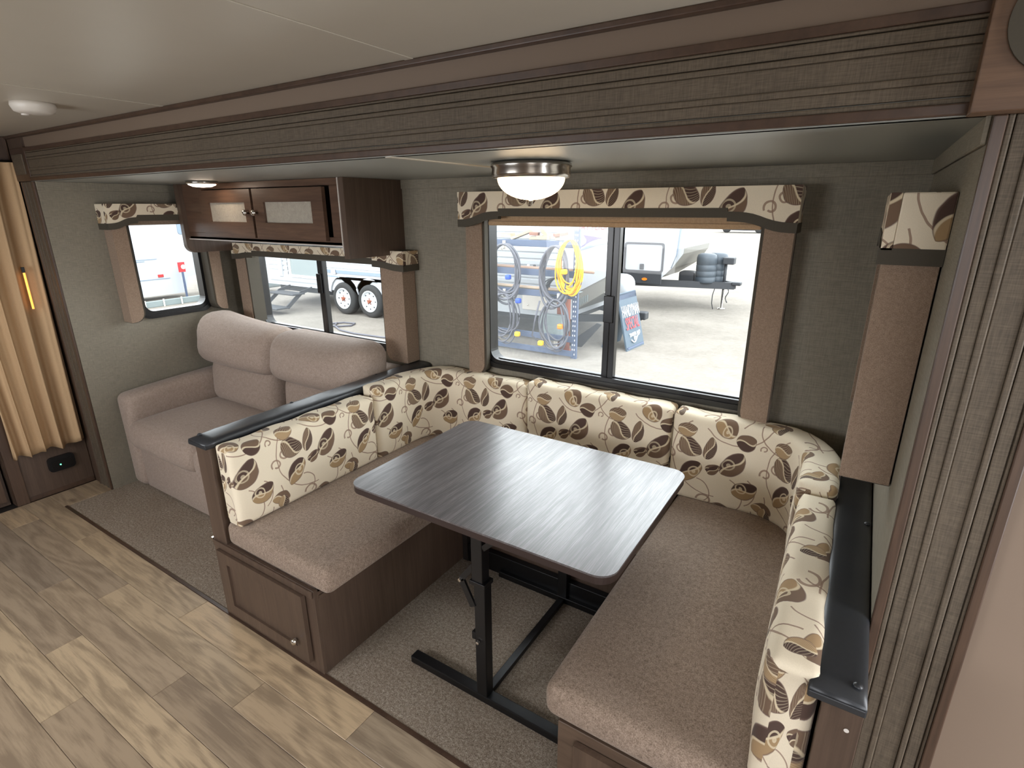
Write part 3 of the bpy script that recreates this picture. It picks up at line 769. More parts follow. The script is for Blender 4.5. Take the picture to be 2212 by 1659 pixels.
lathe_obj('detector_body', [(.03, HC), (.066, HC), (.068, HC - .012), (.060, HC - .030), (.045, HC - .036), (.01, HC - .037)], (1.08, -.055, 0), m_white, det, 32)
lathe_obj('test_button', [(.012, HC - .034), (.012, HC - .040), (.003, HC - .041)], (1.05, -.075, 0), m_edge, det, 16)

# ---------------------------------------------------------------- left end: cabinet base, socket, curtain
bk = empty('bunk_cabinet', 'dark walnut base cabinet under the hanging curtain', 'cabinet')
box('front_panel', (-.262, -.245, -.10, .243, 0, .36), m_woodz, bk, .001)
box('stile', (-.262, -.235, -.155, -.095, 0, 1.95), m_trimz, bk, .003)
box('top_rail', (-.262, -.236, -.095, .243, 1.90, HC - .002), m_trimz, bk, .003)
box('base_rail', (-.262, -.242, -.095, .243, .0, .03), m_trim, bk, .002)
box('inner_panel', (-.60, -.58, -.13, .243, 0, HC - .002), m_woodz, bk)
box('side_panel', (-.60, -.262, -.155, -.14, 0, HC - .002), m_woodz, bk)
dc = empty('panelled_cabinet', 'dark panelled cabinet front left of the curtain', 'cabinet')
box('carcass', (-.60, -.312, -.90, -.165, 0, HC - .002), m_woodz, dc)
for z0, z1 in ((.03, .24), (.27, 1.0), (1.03, 1.95)):
    bm = bmesh.new(); ring(bm, 'x', [(-.88, z0), (-.18, z0), (-.18, z1), (-.88, z1)], [(-.82, z0 + .05), (-.24, z0 + .05), (-.24, z1 - .05), (-.82, z1 - .05)], -.312, -.292)
    finish(bm, 'door', m_trimz, dc, False, .003, 1)
so = empty('wall_socket', 'black socket plate with a green light low on the cabinet under the curtain', 'socket')
prism_obj('plate', 'x', rrect(.03, .165, .14, .232, .022, 5), -.246, -.228, m_steel, so, .003, 2)
prism_obj('face', 'x', rrect(.045, .15, .155, .205, .012, 4), -.230, -.224, m_black, so, .002, 1)
box('led', (-.226, -.221, .084, .090, .176, .182), m_green, so)
def t_curtain():
    t = NT('tan_curtain_cloth'); v = t.geo((1, 1, 1)); n = t.noise(v, 300, 2); c = t.mix(n, lin((178, 148, 112)), lin((196, 166, 130)))
    t.bump(n, .2, .0004); return t.fin(c, .9, 0, .2)
m_curt = t_curtain()
cu = tag(bpy.data.objects.new('curtain', None), 'tan pleated curtain gathered beside the left jamb', 'curtain'); C.objects.link(cu)
bm = bmesh.new(); rows = []
NZ, NY = 40, 150
for j in range(NZ + 1):
    z = .295 + (1.90 - .295) * j / NZ
    row = []
    for i in range(NY + 1):
        s = i / NY; y = -.125 + .365 * s
        amp = (.022 + .016 * (1 - j / NZ)) * (.75 + .25 * math.sin(9 * s + 2))
        ph = 2 * math.pi * (4.6 * s + .35 * math.sin(3.1 * s + 1.1 * j / NZ)) + .5 * math.sin(j / NZ * 3)
        x = -.205 + amp * math.sin(ph) + .006 * math.sin(2.3 * ph + 1)
        zz = z + (.008 * math.sin(ph * .5) + .012 * (s - .5) * 0 if j == 0 else 0)
        row.append((x, y + .006 * math.cos(ph), zz))
    rows.append(row)
fr_ = [[bm.verts.new(p) for p in r_] for r_ in rows]; bk_ = [[bm.verts.new((p[0] - .002, p[1], p[2])) for p in r_] for r_ in rows]
for j in range(NZ):
    for i in range(NY):
        bm.faces.new((fr_[j][i], fr_[j][i + 1], fr_[j + 1][i + 1], fr_[j + 1][i])); bm.faces.new((bk_[j][i], bk_[j + 1][i], bk_[j + 1][i + 1], bk_[j][i + 1]))
for i in range(NY): bm.faces.new((fr_[0][i], bk_[0][i], bk_[0][i + 1], fr_[0][i + 1]))
finish(bm, 'curtain_cloth', m_curt, cu, True)
tube_obj('curtain_rod', [[(-.205, -.13, 1.905), (-.205, .243, 1.905)]], .006, m_steel, cu)
bl = tag(bpy.data.objects.new('bunk_light_streak', None), 'amber streak of lamplight between the curtain folds, put in as a glowing tube', 'lamp'); C.objects.link(bl)
tube_obj('glow_streak', [[(-.176, .148, 1.13), (-.178, .150, 1.33)]], .0055, m_glow, bl, 10)  # lamplight leaking past the curtain, put in as a glowing tube
box('streak_holder', (-.182, -.172, .142, .156, 1.33, 1.36), m_steel, bl, .001)

# ---------------------------------------------------------------- sofa
sf = empty('sofa', 'taupe two-seat sofa with overstuffed back cushions under the rear window', 'sofa')
SX0, SX1 = .03, 1.60
def armfn(p, t):
    q = Vector(p)
    if t[2] > 0: q.x += .012 * t[0] * t[2]
    q.z += .035 * (max(0, (q.y - .35)) / .7) * (t[2] > 0)
    return q
cushion('armrest', (SX0, SX0 + .135, .355, 1.20, .01, .605), .045, m_sofa, sf, (.006, 0, .01), (3, 8, 6), armfn)
cushion('armrest', (SX1 - .135, SX1, .355, 1.20, .01, .605), .045, m_sofa, sf, (.006, 0, .01), (3, 8, 6), armfn)
cushion('front_base', (SX0 + .13, SX1 - .13, .375, 1.15, .01, .315), .02, m_sofa, sf, (0, .004, 0), (10, 6, 4))
box('back_frame', (SX0 + .02, SX1 - .02, 1.12, 1.262, .02, .80), m_sofa, sf, .03, 4, True)
midx = .86
def seatfn(p, t):
    q = Vector(p)
    if t[1] < -.3 and t[2] < .4: q.z -= .015
    q.z += .012 * (1 - t[1] ** 2) * (t[2] > 0)
    return q
for x0, x1 in ((SX0 + .128, midx + .0), (midx + .004, SX1 - .128)):
    cushion('seat_cushion', (x0, x1, .322, 1.0, .300, .455), .062, m_sofa, sf, (0, .012, .018), (10, 8, 3), seatfn)
for x0, x1 in ((.095, .865), (.855, 1.66 - .04)):
    def bfn(p, t, x0=x0, x1=x1):
        q = Vector(p); q.y += .30 * (q.z - .72) * .35
        # top edge dips towards the seam side, corners swell
        q.z += (t[2] + 1) * .5 * ((-.030 * t[0] + .018 * t[0] ** 2) if x0 < .5 else (.006 * t[0] ** 2 - .010))
        q.y -= .035 * max(0, 1 - t[0] ** 2) * (1 - t[2] ** 2) + .02 * (t[2] < 0) * (-t[2])
        return q
    cushion('back_pillow', (x0, x1, .84, 1.10, .70, .985), .095, m_sofa, sf, (.006, .035, .006), (10, 4, 4), bfn)
    def lfn(p, t):
        q = Vector(p); q.y += .08 * (q.z - .6); return q
    cushion('lumbar_cushion', (x0 + .075, x1 - .03, .865, 1.10, .44, .745), .075, m_sofa, sf, (.004, .028, 0), (10, 4, 4), lfn)

# ---------------------------------------------------------------- dinette
X0, X1 = 1.640, 2.269
BZ = .372
def cab_door(parent, x0, x1, z0, z1, kx, kz):
    bm = bmesh.new()
    ring(bm, 'y', [(x0, z0), (x1, z0), (x1, z1), (x0, z1)], [(x0 + .062, z0 + .05), (x1 - .062, z0 + .05), (x1 - .062, z1 - .05), (x0 + .062, z1 - .05)], -.018, -.0005)
    d = finish(bm, 'door', m_woodz, parent, False, .003, 2)
    box('door_panel', (x0 + .055, x1 - .055, -.009, -.004, z0 + .045, z1 - .045), m_woodz, d)
    bm = bmesh.new(); lathe(bm, [(.001, -.044), (.009, -.042), (.013, -.036), (.0135, -.030), (.010, -.025), (.0055, -.022), (.0055, -.010), (.001, -.009)], (kx, 0, kz), 18, 'y')
    finish(bm, 'knob', m_knob, d, True)
lb = empty('dinette_bench', 'walnut dinette bench base on the sofa side, with a cupboard door', 'bench')
boxes('bench_base', [(X0, X1, .002, .018, .0, BZ), (X1 - .018, X1, .018, .88, 0, BZ), (X0, X0 + .014, .018, 1.28, 0, BZ), (X0, X1, .018, 1.28, BZ - .012, BZ)], m_woodz, lb, .0015)
box('top_rail', (X0 + .01, X1 - .005, -.006, .002, BZ - .028, BZ), m_woodz, lb, .002)
cab_door(lb, X0 + .045, X1 - .050, .045, BZ - .030, X1 - .108, .13)
box('divider_panel', (X0 - .001, 1.735, .004, 1.286, BZ, .798), m_woodz, lb, .002)
box('hinge_plate', (X0 - .006, X0 + .006, -.004, .012, BZ - .012, BZ + .004), m_knob, lb, .001)
box('ledge_strip', (X1, X1 + .006, .02, .87, .335, .347), m_woodx, lb, .001)
box('bench_leg', (2.275, 2.305, .845, .872, 0, .36), m_dark, lb)
bb = empty('dinette_bench', 'dark bench base between the two dinette benches, under the window', 'bench')
boxes('bench_base', [(X1, 3.25, .880, .898, .05, BZ), (X1, 3.25, .898, 1.28, BZ - .012, BZ)], m_woodz, bb, .0015)
box('toe_board', (X1, 3.25, .930, .945, 0, .05), m_dark, bb)
rb_ = empty('dinette_bench', 'walnut dinette bench base nearest the camera with a cupboard door', 'bench')
RX0 = 3.245
boxes('bench_base', [(RX0, XR - .002, .002, .018, 0, .392), (RX0, RX0 + .018, .018, .88, 0, .392), (RX0, XR - .002, .018, 1.28, .365, .377)], m_woodx, rb_, .0015)
cab_door(rb_, RX0 + .055, 3.75, .045, .36, 3.34, .15)
box('end_post', (3.792, XR - .002, -.002, .05, .392, .796), m_woodz, rb_, .002)
box('back_panel', (3.80, XR - .002, .05, 1.286, .377, .80), m_woodz, rb_)
lathe_obj('cap_screw', [(.0045, 0), (.004, .001), (.001, .0015)], (0, 0, 0), m_edge, rb_, 10, 'y').location = (3.838, -.004, .745)
def rail(x0, x1, y0, y1, label, buttons):
    r_ = empty('rail_cap', label, 'armrest cap')
    n = 26; bm = bmesh.new(); rows = []
    for i in range(n + 1):
        y = y0 + (y1 - y0) * i / n
        e = min(i, 2) / 2 if i < n else 1
        w_ = (x1 - x0) / 2; cx = (x0 + x1) / 2; row = []
        h = .020 * (.55 + .45 * e) + .001 * math.sin(i * 1.7)
        for k in range(13):
            t = math.pi * k / 12
            row.append(bm.verts.new((cx - (w_ + .0) * math.copysign(abs(math.cos(t)) ** .55, math.cos(t)), y, .812 + h * abs(math.sin(t)) ** .7)))
        row.append(bm.verts.new((cx + w_, y, .797))); row.append(bm.verts.new((cx - w_, y, .797)))
        rows.append(row)
    for A, B in zip(rows, rows[1:]):
        for k in range(15): bm.faces.new((A[k], A[(k + 1) % 15], B[(k + 1) % 15], B[k]))
    bm.faces.new(rows[0]); bm.faces.new(rows[-1][::-1])
    finish(bm, 'padded_cap', m_vinyl, r_, True)
    box('cap_lip', (x0 + .001, x1 - .001, y0 - .003, y0 + .004, .797, .812), m_vinyl, r_, .002)
    for bx, by in buttons:
        lathe_obj('button', [(.009, 0), (.008, .003), (.004, .006), (.001, .0065)], (bx, by, .829), m_vinyl, r_, 14)
    return r_
rail(1.628, 1.748, -.012, 1.282, 'black padded vinyl cap on the divider between sofa and dinette', ((1.655, .02), (1.648, .44), (1.655, .95)))
rail(3.766, 3.860, -.012, 1.282, 'wide black padded vinyl cap along the right end wall', ((3.842, .022), (3.848, .66), (3.842, 1.1)))

def bench_cushion(b, label, fn=None, r=.032, puff=(.004, .004, .010)):
    s = empty('bench_seat_cushion', label, 'cushion')
    cushion('cushion_cover', b, r, m_seat, s, puff, (10, 12, 3), fn)
    return s
bench_cushion((1.742, 2.345, .006, 1.18, BZ + .001, .478), 'brown tweed seat cushion on the bench beside the sofa')
bench_cushion((2.350, 3.192, .80, 1.28, BZ + .001, .478), 'brown tweed seat cushion under the big window behind the table')
bench_cushion((3.200, 3.785, -.004, 1.27, .393, .492), 'large brown tweed seat cushion nearest the camera')
def back_cushion(path, th, z0, z1, label, u0, flip=False, puff=.012):
    s = empty('backrest_cushion', label, 'cushion', 'leaf-print backrest cushions')
    sweep_cushion('cushion_cover', path, th, z0, z1, m_leaf, s, u0, .026, puff, flip)
    return s
# paths run so that the back lies left of travel
XL_ = 1.858
back_cushion([(XL_, .012), (XL_, .740)], .105, .480, .812, 'leaf-print backrest beside the sofa, nearest the aisle', .012)
back_cushion([(XL_, .752), (XL_, 1.03)] + arc(XL_ + .14, 1.03, .14, math.pi, HPI, 10)[1:] + [(2.436, 1.17)], .105, .474, .845, 'leaf-print corner backrest where the sofa divider meets the window wall', .752, puff=.010)
back_cushion([(2.446, 1.155), (3.150, 1.155)], .115, .474, .868, 'straight leaf-print backrest under the middle of the big window', 1.62)
back_cushion([(3.160, 1.145), (3.50, 1.145)] + arc(3.50, .985, .16, HPI, 0, 10)[1:] + [(3.66, .76)], .11, .488, .866, 'leaf-print corner backrest at the right end of the window wall', 2.40)
back_cushion([(3.672, .750), (3.690, .004)], .098, .486, .838, 'leaf-print backrest under the right padded rail, nearest the camera', 3.21)

# ---------------------------------------------------------------- table
tb = empty('dinette_table', 'dark woodgrain dinette table with rounded corners on a black steel frame', 'table')
TX0, TX1, TY0, TY1, TZ = 2.318, 3.306, .157, .876, .746
prism_obj('tabletop', 'z', rrect(TX0, TX1, TY0, TY1, .055, 8), TZ - .006, TZ, m_table, tb, .0015, 1)
prism_obj('top_edging', 'z', rrect(TX0 + .0005, TX1 - .0005, TY0 + .0005, TY1 - .0005, .055, 8), TZ - .028, TZ - .0055, m_tedge, tb, .003, 2)
PX = 2.835
for y in (.242, .845):
    box('foot_bar', (2.50, 3.20, y - .020, y + .020, 0.0, .030), m_steel, tb, .003)
    box('leg', (PX - .022, PX + .022, y - .020, y + .020, .030, .50), m_steel, tb, .003)
    box('upper_leg', (PX - .026, PX + .018, y - .026, y + .014, .50, TZ - .03), m_steel, tb, .003)
    box('top_bracket', (PX - .22, PX + .22, y - .018, y + .018, TZ - .048, TZ - .029), m_steel, tb, .002)
    bm = bmesh.new(); beam(bm, (PX - .02, y - .02, .56), (PX - .072, y - .02, .49), .008, .020); beam(bm, (PX - .072, y - .02, .49), (PX - .025, y - .02, .40), .008, .024)
    finish(bm, 'folding_link', m_steel, tb, False, .001, 1)
    bm = bmesh.new(); beam(bm, (PX + .02, y - .02, .64), (PX + .10, y - .02, .715), .008, .018); finish(bm, 'folding_link', m_steel, tb)
    for bx_, bz_ in ((PX - .072, .49), (PX - .005, .265)):
        bm = bmesh.new(); lathe(bm, [(.001, 0), (.006, .001), (.006, .010), (.001, .012)], (bx_, y - .034, bz_), 12, 'y'); finish(bm, 'pivot_bolt', m_knob, tb)
    box('catch', (PX - .036, PX - .020, y - .02, y + .0, .262, .292), m_steel, tb, .002)
    box('plate', (PX - .032, PX + .030, y - .030, y + .02, .492, .508), m_steel, tb, .002)
box('stretcher', (PX - .014, PX + .014, .26, .828, .004, .026), m_steel, tb, .002)
box('back_bar_toe_shadow', (2.30, 3.22, .846, .876, .0, .10), m_steel, tb, .003)  # rear foot bar and bench toe shadow together, drawn as one black bar
# ---------------------------------------------------------------- outside
G = -.75
def t_ground():
    t = NT('pale_gravel_yard'); v = t.geo(); n = t.noise(v, 1.2, 5, .7); n2 = t.noise(v, 14, 4, .7); n3 = t.noise(t.geo((.5, 1.2, 1)), .35, 3)
    f = t.math('ADD', t.math('MULTIPLY', n, .4), t.math('MULTIPLY', n2, .3)); f = t.math('ADD', f, t.math('MULTIPLY', n3, .3))
    c = t.ramp(f, [(.35, lin((106, 101, 94))), (.65, lin((136, 130, 122)))])
    t.bump(n2, .4, .02); return t.fin(c, .95, 0, .1)
struct(box('ground', (-60, 60, -30, 90, G - .2, G), t_ground()))
m_tw = plain('trailer_white', (172, 175, 179), .35, var=.02, scale=2)
m_tg = plain('trailer_grey_belly', (116, 114, 107), .5)
m_tgrey = plain('trailer_grey_stripe', (120, 134, 150), .5)
m_tdark = plain('chassis_dark', (46, 48, 52), .6)
m_rub = plain('tyre_rubber', (40, 40, 40), .85)
m_rim = plain('wheel_white', (184, 188, 192), .35)
m_purp = plain('purple_decal', (96, 82, 150), .4)
m_redp = plain('red_lettering', (168, 42, 42), .4)
m_blue = plain('slate_blue_steel', (72, 84, 108), .45)
m_yel = plain('yellow_cord_rubber', (238, 176, 20), .45)
m_or = plain('orange_plastic', (235, 120, 20), .4)
m_cord = plain('grey_cord_rubber', (84, 84, 92), .6)
m_bl2 = plain('blue_plug_plastic', (30, 70, 170), .4)
m_lumber = wood('pale_lumber', (158, 136, 116), (186, 164, 142), (.1, 1, 1), 30, .8)
m_rlum = wood('red_brown_lumber', (130, 92, 78), (152, 112, 96), (.1, 1, 1), 30, .8)
m_pipe = plain('copper_brown_pipe', (150, 122, 104), .5)
m_rust = plain('rusty_post', (132, 74, 54), .8)
m_ubox = plain('grey_utility_box', (122, 132, 132), .5)
m_signb = plain('sign_slate', (74, 88, 100), .6)
m_signw = plain('sign_white_vinyl', (240, 240, 240), .5)
m_signr = plain('sign_red_vinyl', (205, 40, 44), .5)
m_tank = plain('tank_cover_grey', (62, 70, 78), .5)

# trailer with corrugated siding, seen through both rear windows
ta = empty('travel_trailer', 'white travel trailer with corrugated siding parked behind the cord rack', 'trailer')
AY = 7.8
bm = bmesh.new()      # corrugated siding: horizontal ribs
def corr(bm, x0, x1, z0, z1, y, p=.115):
    z = z0; prof = []
    while z < z1 - 1e-6:
        prof += [(z, 0), (z + p * .62, 0), (z + p * .74, .018), (z + p * .92, .018)]; z += p
    prof.append((z1, 0))
    A = [bm.verts.new((x0, y + d, zz)) for zz, d in prof]; B = [bm.verts.new((x1, y + d, zz)) for zz, d in prof]
    for i in range(len(prof) - 1): bm.faces.new((A[i], B[i], B[i + 1], A[i + 1]))
for x0, x1 in ((-9.40, -8.62), (-7.20, -.80)): corr(bm, x0, x1, .09 if x0 > -8 else .06, 2.2, AY)
finish(bm, 'siding', m_tw, ta)
box('body', (-9.6, -.62, AY + .02, 10.2, -.22, 2.3), m_tw, ta)
box('side_skirt', (-9.4, -6.99, AY - .012, AY + .02, -.10, .06), m_tw, ta)
box('stripe', (-7.2, -.80, AY - .006, AY + .004, .20, .27), m_tgrey, ta)
box('stripe', (-7.2, -.80, AY - .006, AY + .004, .09, .13), m_tgrey, ta)
# lower panel with wheel arches
pts = [(-7.2, -.24), (-7.05, -.24)] + [(-6.56 + .47 * math.cos(math.pi - math.pi * k / 10), -.26 + .40 * math.sin(math.pi * k / 10)) for k in range(11)] + [(-6.12, -.12)] + \
      [(-5.70 + .47 * math.cos(math.pi - math.pi * k / 10), -.26 + .40 * math.sin(math.pi * k / 10)) for k in range(11)] + [(-5.1, -.26), (-.60, -.26), (-.60, .10), (-7.2, .10)]
pts = [p for i, p in enumerate(pts) if i == 0 or p[0] > pts[i - 1][0] - 1e-6 or i > 24]
prism_obj('wheel_arch_panel', 'y', pts, AY - .02, AY + .01, m_tw, ta)
box('wheel_well', (-7.05, -5.15, AY + .25, AY + .3, -.5, .12), m_tdark, ta)
box('underside', (-9.5, -.9, AY + .35, 10.1, -.42, -.2), m_tdark, ta)
box('entry_door', (-8.50, -7.24, AY - .03, AY + .01, .015, 1.85), m_ubox, ta, .01)
bm = bmesh.new(); ring(bm, 'y', rrect(-8.50, -7.24, .015, 1.85, .05), rrect(-8.44, -7.30, .075, 1.79, .04), AY - .045, AY - .02); finish(bm, 'door_frame', m_white, ta)
box('corner_post', (-8.95, -8.80, AY - .04, AY + .01, .0, 2.2), m_tw, ta, .01)
box('door_latch', (-8.47, -8.40, AY - .07, AY - .03, .50, .60), m_white, ta, .01)
box('storage_hatch', (-1.63, -1.08, AY - .035, AY - .01, -.17, .12), m_white, ta, .012)
bm = bmesh.new(); lathe(bm, [(.001, 0), (.012, .001), (.012, .01), (.001, .011)], (-1.5, AY - .05, -.08), 10, 'y'); finish(bm, 'hatch_lock', m_nickel, ta)
box('bunny_decal', (-6.95, -6.80, AY - .03, AY - .018, .17, .30), m_signw, ta, .03, 3)
# steps
bm = bmesh.new(); bbox(bm, -8.62, -7.70, 7.20, 7.55, -.34, -.30); finish(bm, 'step_tread', m_tdark, ta, False, .01, 1)
bm = bmesh.new(); bbox(bm, -8.66, -7.74, 6.75, 7.12, -.62, -.585); finish(bm, 'step_tread', m_tdark, ta, False, .01, 1)
for x in (-8.62, -7.78):
    bm = bmesh.new(); beam(bm, (x, 7.5, -.30), (x, 7.08, -.60), .03, .09); beam(bm, (x, 7.5, -.30), (x, 7.9, -.22), .03, .08); finish(bm, 'step_bracket', m_tdark, ta)
# nose
nose = [(-.60, .18), (.00, .515), (.12, .70), (.13, 1.05), (.08, 1.75), (-.15, 2.25), (-.62, 2.3), (-.62, .17)]
nc = prism_obj('nose_cap', 'y', nose, AY - .01, 10.2, m_tw, ta, .02, 3)
prism_obj('belly_panel', 'y', [(-.60, -.13), (.00, .26), (.08, .42), (.12, .70), (.00, .515), (-.60, .18)], AY, 10.18, m_tg, ta)
for o_ in (nc, bpy.data.objects['belly_panel']):
    for v_ in o_.data.vertices:
        if v_.co.x > -.58: v_.co.x -= (v_.co.y - AY) * .46
bm = bmesh.new()
for k in range(9):
    t = k / 9; x = -.585 + .34 * t * .9; prism(bm, 'y', [(x, -.10 + .62 * (x + .6)), (x + .016, -.09 + .62 * (x + .6)), (x + .016, .05 + .55 * (x + .6)), (x, .04 + .55 * (x + .6))], AY - .012, AY)
finish(bm, 'vent_louvre', m_ubox, ta)
bm = bmesh.new(); beam(bm, (-1.4, AY + .1, -.33), (.25, 8.9, -.34), .08, .13); beam(bm, (-1.4, 10.0, -.33), (.25, 9.0, -.34), .08, .13); finish(bm, 'tongue', m_tdark, ta)
box('coupler', (.22, .40, 8.85, 9.05, -.36, -.22), m_tdark, ta, .02)
cushion('propane_cover', (-.42, .12, 8.6, 9.1, -.10, .44), .16, m_tw, ta, (0, 0, .03), (4, 4, 4))
bm = bmesh.new(); prism(bm, 'y', [(-.62, -.70), (-.30, -.70), (.06, -.26), (-.02, -.24)], AY - .2, AY - .17); finish(bm, 'stabiliser_leg', m_tdark, ta)
# decals
def poly(name, pts, y, mat, parent): return prism_obj(name, 'y', pts, y, y + .004, mat, parent)
poly('purple_swoosh', [(-.43, 1.215), (-.33, 1.20), (-.22, 1.19), (-.05, 1.165), (-.16, 1.15), (-.30, 1.10), (-.40, 1.035), (-.49, .99), (-.37, 1.08), (-.36, 1.13)], AY - .022, m_purp, ta)
poly('grey_swoosh', [(-.49, .945), (-.36, 1.02), (-.18, 1.08), (.02, 1.10), (.02, 1.075), (-.16, 1.05), (-.34, .99)], AY - .022, m_tgrey, ta)
text_obj('lettering', 'JAY FLIGHT', .16, m_redp, ta, (-.185, AY - .02, 1.345), (1, 0, .035), (0, 0, 1), .004, .80, .012, .15)
for k in range(4): poly('grey_swoosh', [(-.46 + .045 * k, 1.235), (-.44 + .045 * k, 1.235), (-.37 + .045 * k, 1.295), (-.385 + .045 * k, 1.295)], AY - .022, m_tgrey, ta)

def wheel(cx, cy, cz, R_, parent):
    w_ = empty('wheel'); w_.parent = parent
    lathe_obj('tyre', [(R_ * .62, .0), (R_ * .80, -.01), (R_ * .96, .01), (R_, .04), (R_, .18), (R_ * .96, .21), (R_ * .7, .21)], (cx, cy, cz), m_rub, w_, 40, 'y', True, False)
    r_ = lathe_obj('rim', [(.02, .010), (R_ * .30, .012), (R_ * .36, .03), (R_ * .56, .02), (R_ * .60, -.012), (R_ * .655, -.012), (R_ * .655, .05), (.02, .05)], (cx, cy, cz), m_rim, w_, 40, 'y')
    for k in range(8):
        a = 2 * math.pi * k / 8
        bm = bmesh.new(); lathe(bm, [(.001, .0), (.020, .0), (.020, .02), (.001, .02)], (cx + math.cos(a) * R_ * .47, cy + .012, cz + math.sin(a) * R_ * .47), 3, 'y'); finish(bm, 'rim_hole', m_rub, w_)
    bm = bmesh.new(); lathe(bm, [(.001, -.03), (.035, -.03), (.045, .02), (.001, .02)], (cx, cy, cz), 14, 'y')
    for k in range(5):
        a = 2 * math.pi * k / 5 + .3; lathe(bm, [(.001, -.01), (.012, -.01), (.012, .02), (.001, .02)], (cx + math.cos(a) * .062, cy, cz + math.sin(a) * .062), 6, 'y')
    finish(bm, 'hub', m_rust, w_)
wheel(-6.56, AY - .06, -.375, .375, ta); wheel(-5.70, AY - .06, -.375, .375, ta)

# far trailer with hatch and tongue
tb2 = empty('travel_trailer', 'far white travel trailer with a dark-framed hatch and covered gas bottles on its tongue', 'trailer')
BY = 12.0
side = [(-9, -.05), (-.45, -.05), (-.13, .283), (-.02, .61), (.018, 1.22), (.0, 1.8), (-.3, 2.35), (-9, 2.35)]
prism_obj('body', 'y', side, BY, BY + .06, m_tw, tb2)
prism_obj('nose', 'y', [(-.13, .283), (.10, .62), (.16, 1.2), (.13, 1.8), (-.2, 2.35), (-2, 2.35), (-2, .283)], BY + .06, 14.4, m_tw, tb2, .05, 2)
prism_obj('belly_panel', 'y', [(-1.2, -.05), (-.62, -.05), (-.12, .283), (.105, .62), (.125, .75), (.05, .75), (-1.2, .5)], BY + .07, 14.38, m_tg, tb2)
tube_obj('side_seam', [[(-.13, BY - .01, .283), (-.02, BY - .01, .61), (.018, BY - .01, 1.22), (.0, BY - .01, 1.8)]], .014, m_tgrey, tb2)
bm = bmesh.new(); ring(bm, 'y', rrect(-1.30, -.32, .16, .855, .07), rrect(-1.255, -.365, .205, .81, .05), BY - .03, BY); finish(bm, 'hatch_frame', m_tdark, tb2)
prism_obj('hatch', 'y', rrect(-1.255, -.365, .205, .81, .05), BY - .015, BY, m_tw, tb2)
box('hatch_latch', (-.89, -.78, BY - .05, BY - .01, .225, .36), m_tdark, tb2, .02)
box('chassis_panel', (-1.45, -.35, BY - .02, BY + .04, -.11, .20), m_tdark, tb2, .01)
prism_obj('marker_lamp', 'y', [(-.75 + .065 * math.cos(k * math.pi / 8), -.0 + .032 * math.sin(k * math.pi / 8)) for k in range(16)], BY - .04, BY - .02, m_or, tb2)
bm = bmesh.new(); beam(bm, (-1.3, BY + .05, -.10), (1.10, 13.1, -.17), .10, .16); beam(bm, (-.4, 14.3, -.10), (1.10, 13.15, -.17), .10, .16); finish(bm, 'tongue', m_tdark, tb2)
box('coupler', (1.05, 1.26, 13.0, 13.2, -.15, -.07), m_tdark, tb2, .02)
bm = bmesh.new()
for x, y in ((.44, 12.95), (.62, 13.3)):
    lathe(bm, [(.02, -.11), (.225, -.11), (.235, -.08), (.235, .02), (.225, .03), (.235, .045), (.235, .16), (.225, .17), (.235, .185), (.235, .31), (.225, .32), (.235, .335), (.235, .48), (.215, .55), (.15, .585), (.02, .59)], (x, y, 0), 36)
finish(bm, 'gas_bottle_cover', m_tank, tb2, True)
lathe_obj('jack_post', [(.01, -.25), (.035, -.25), (.035, .40), (.01, .40)], (.86, 13.1, 0), m_tdark, tb2, 14)
lathe_obj('jack_foot', [(.01, -.75), (.09, -.75), (.09, -.73), (.025, -.72), (.025, -.25), (.01, -.25)], (.86, 13.1, 0), m_nickel, tb2, 14)
box('jack_head', (.80, 1.06, 12.98, 13.22, .34, .50), m_tdark, tb2, .02)
cushion('battery_box', (-.20, .18, 12.9, 13.3, -.12, .12), .04, m_tdark, tb2, (0, 0, .02), (3, 3, 3))
tube_obj('safety_chain', [[(.98 + .03 * math.sin(k), 13.0, -.22 - .05 * k) for k in range(8)]], .012, m_tdark, tb2, 6)
tube_obj('cable', [[(.70, 12.95, -.2), (.66, 12.93, -.4), (.66, 12.93, -.6), (.70, 12.93, -.74)]], .012, m_tdark, tb2, 6)
poly('lettering_mark', [(-1.80, .96), (-1.52, .96), (-1.52, .94), (-1.66, .94), (-1.66, .80), (-1.70, .80), (-1.70, .94), (-1.80, .94)], BY - .006, m_tgrey, tb2)

# white vehicle seen through the end wall window
tc_ = empty('camper', 'white camper outside the end wall window, with a red tail lamp', 'camper')
prism_obj('body', 'x', [(3.2, -.62), (7.25, -.62), (7.35, -.2), (9.2, .10), (9.2, 2.3), (3.2, 2.3)], -13.4, -12.6, m_tw, tc_, .03, 2)
for (y0, y1, z) in ((6.02, 6.62, .345), (6.02, 6.30, .30), (6.10, 6.87, -.19)): box('trim_line', (-12.6, -12.59, y0, y1, z, z + .02), m_tgrey, tc_)
box('tail_lamp', (-12.6, -12.58, 6.56, 6.71, -.14, -.06), m_redp, tc_, .015)
prism_obj('window', 'x', rrect(7.30, 7.9, .98, 1.40, .06), -12.6, -12.58, m_tgrey, tc_)
fs = empty('small_sign', 'small red sign with a white disc outside the end wall window', 'sign')
box('sign_board', (-12.3, -12.28, 6.98, 7.17, -.02, .25), m_signr, fs, .01)
bm = bmesh.new(); lathe(bm, [(.001, -12.27), (.06, -12.27), (.06, -12.26), (.001, -12.26)], (0, 7.11, .12), 18, 'x'); finish(bm, 'disc', m_signw, fs)
box('sign_post', (-12.30, -12.27, 7.05, 7.10, G, -.02), m_blue, fs)
cr_ = empty('pickup_truck', 'grey truck corner low in the end wall window', 'truck')
cushion('body', (-11.9, -11.0, 7.2, 9.4, -.58, -.28), .05, m_ubox, cr_, (0, 0, .02), (4, 6, 3))
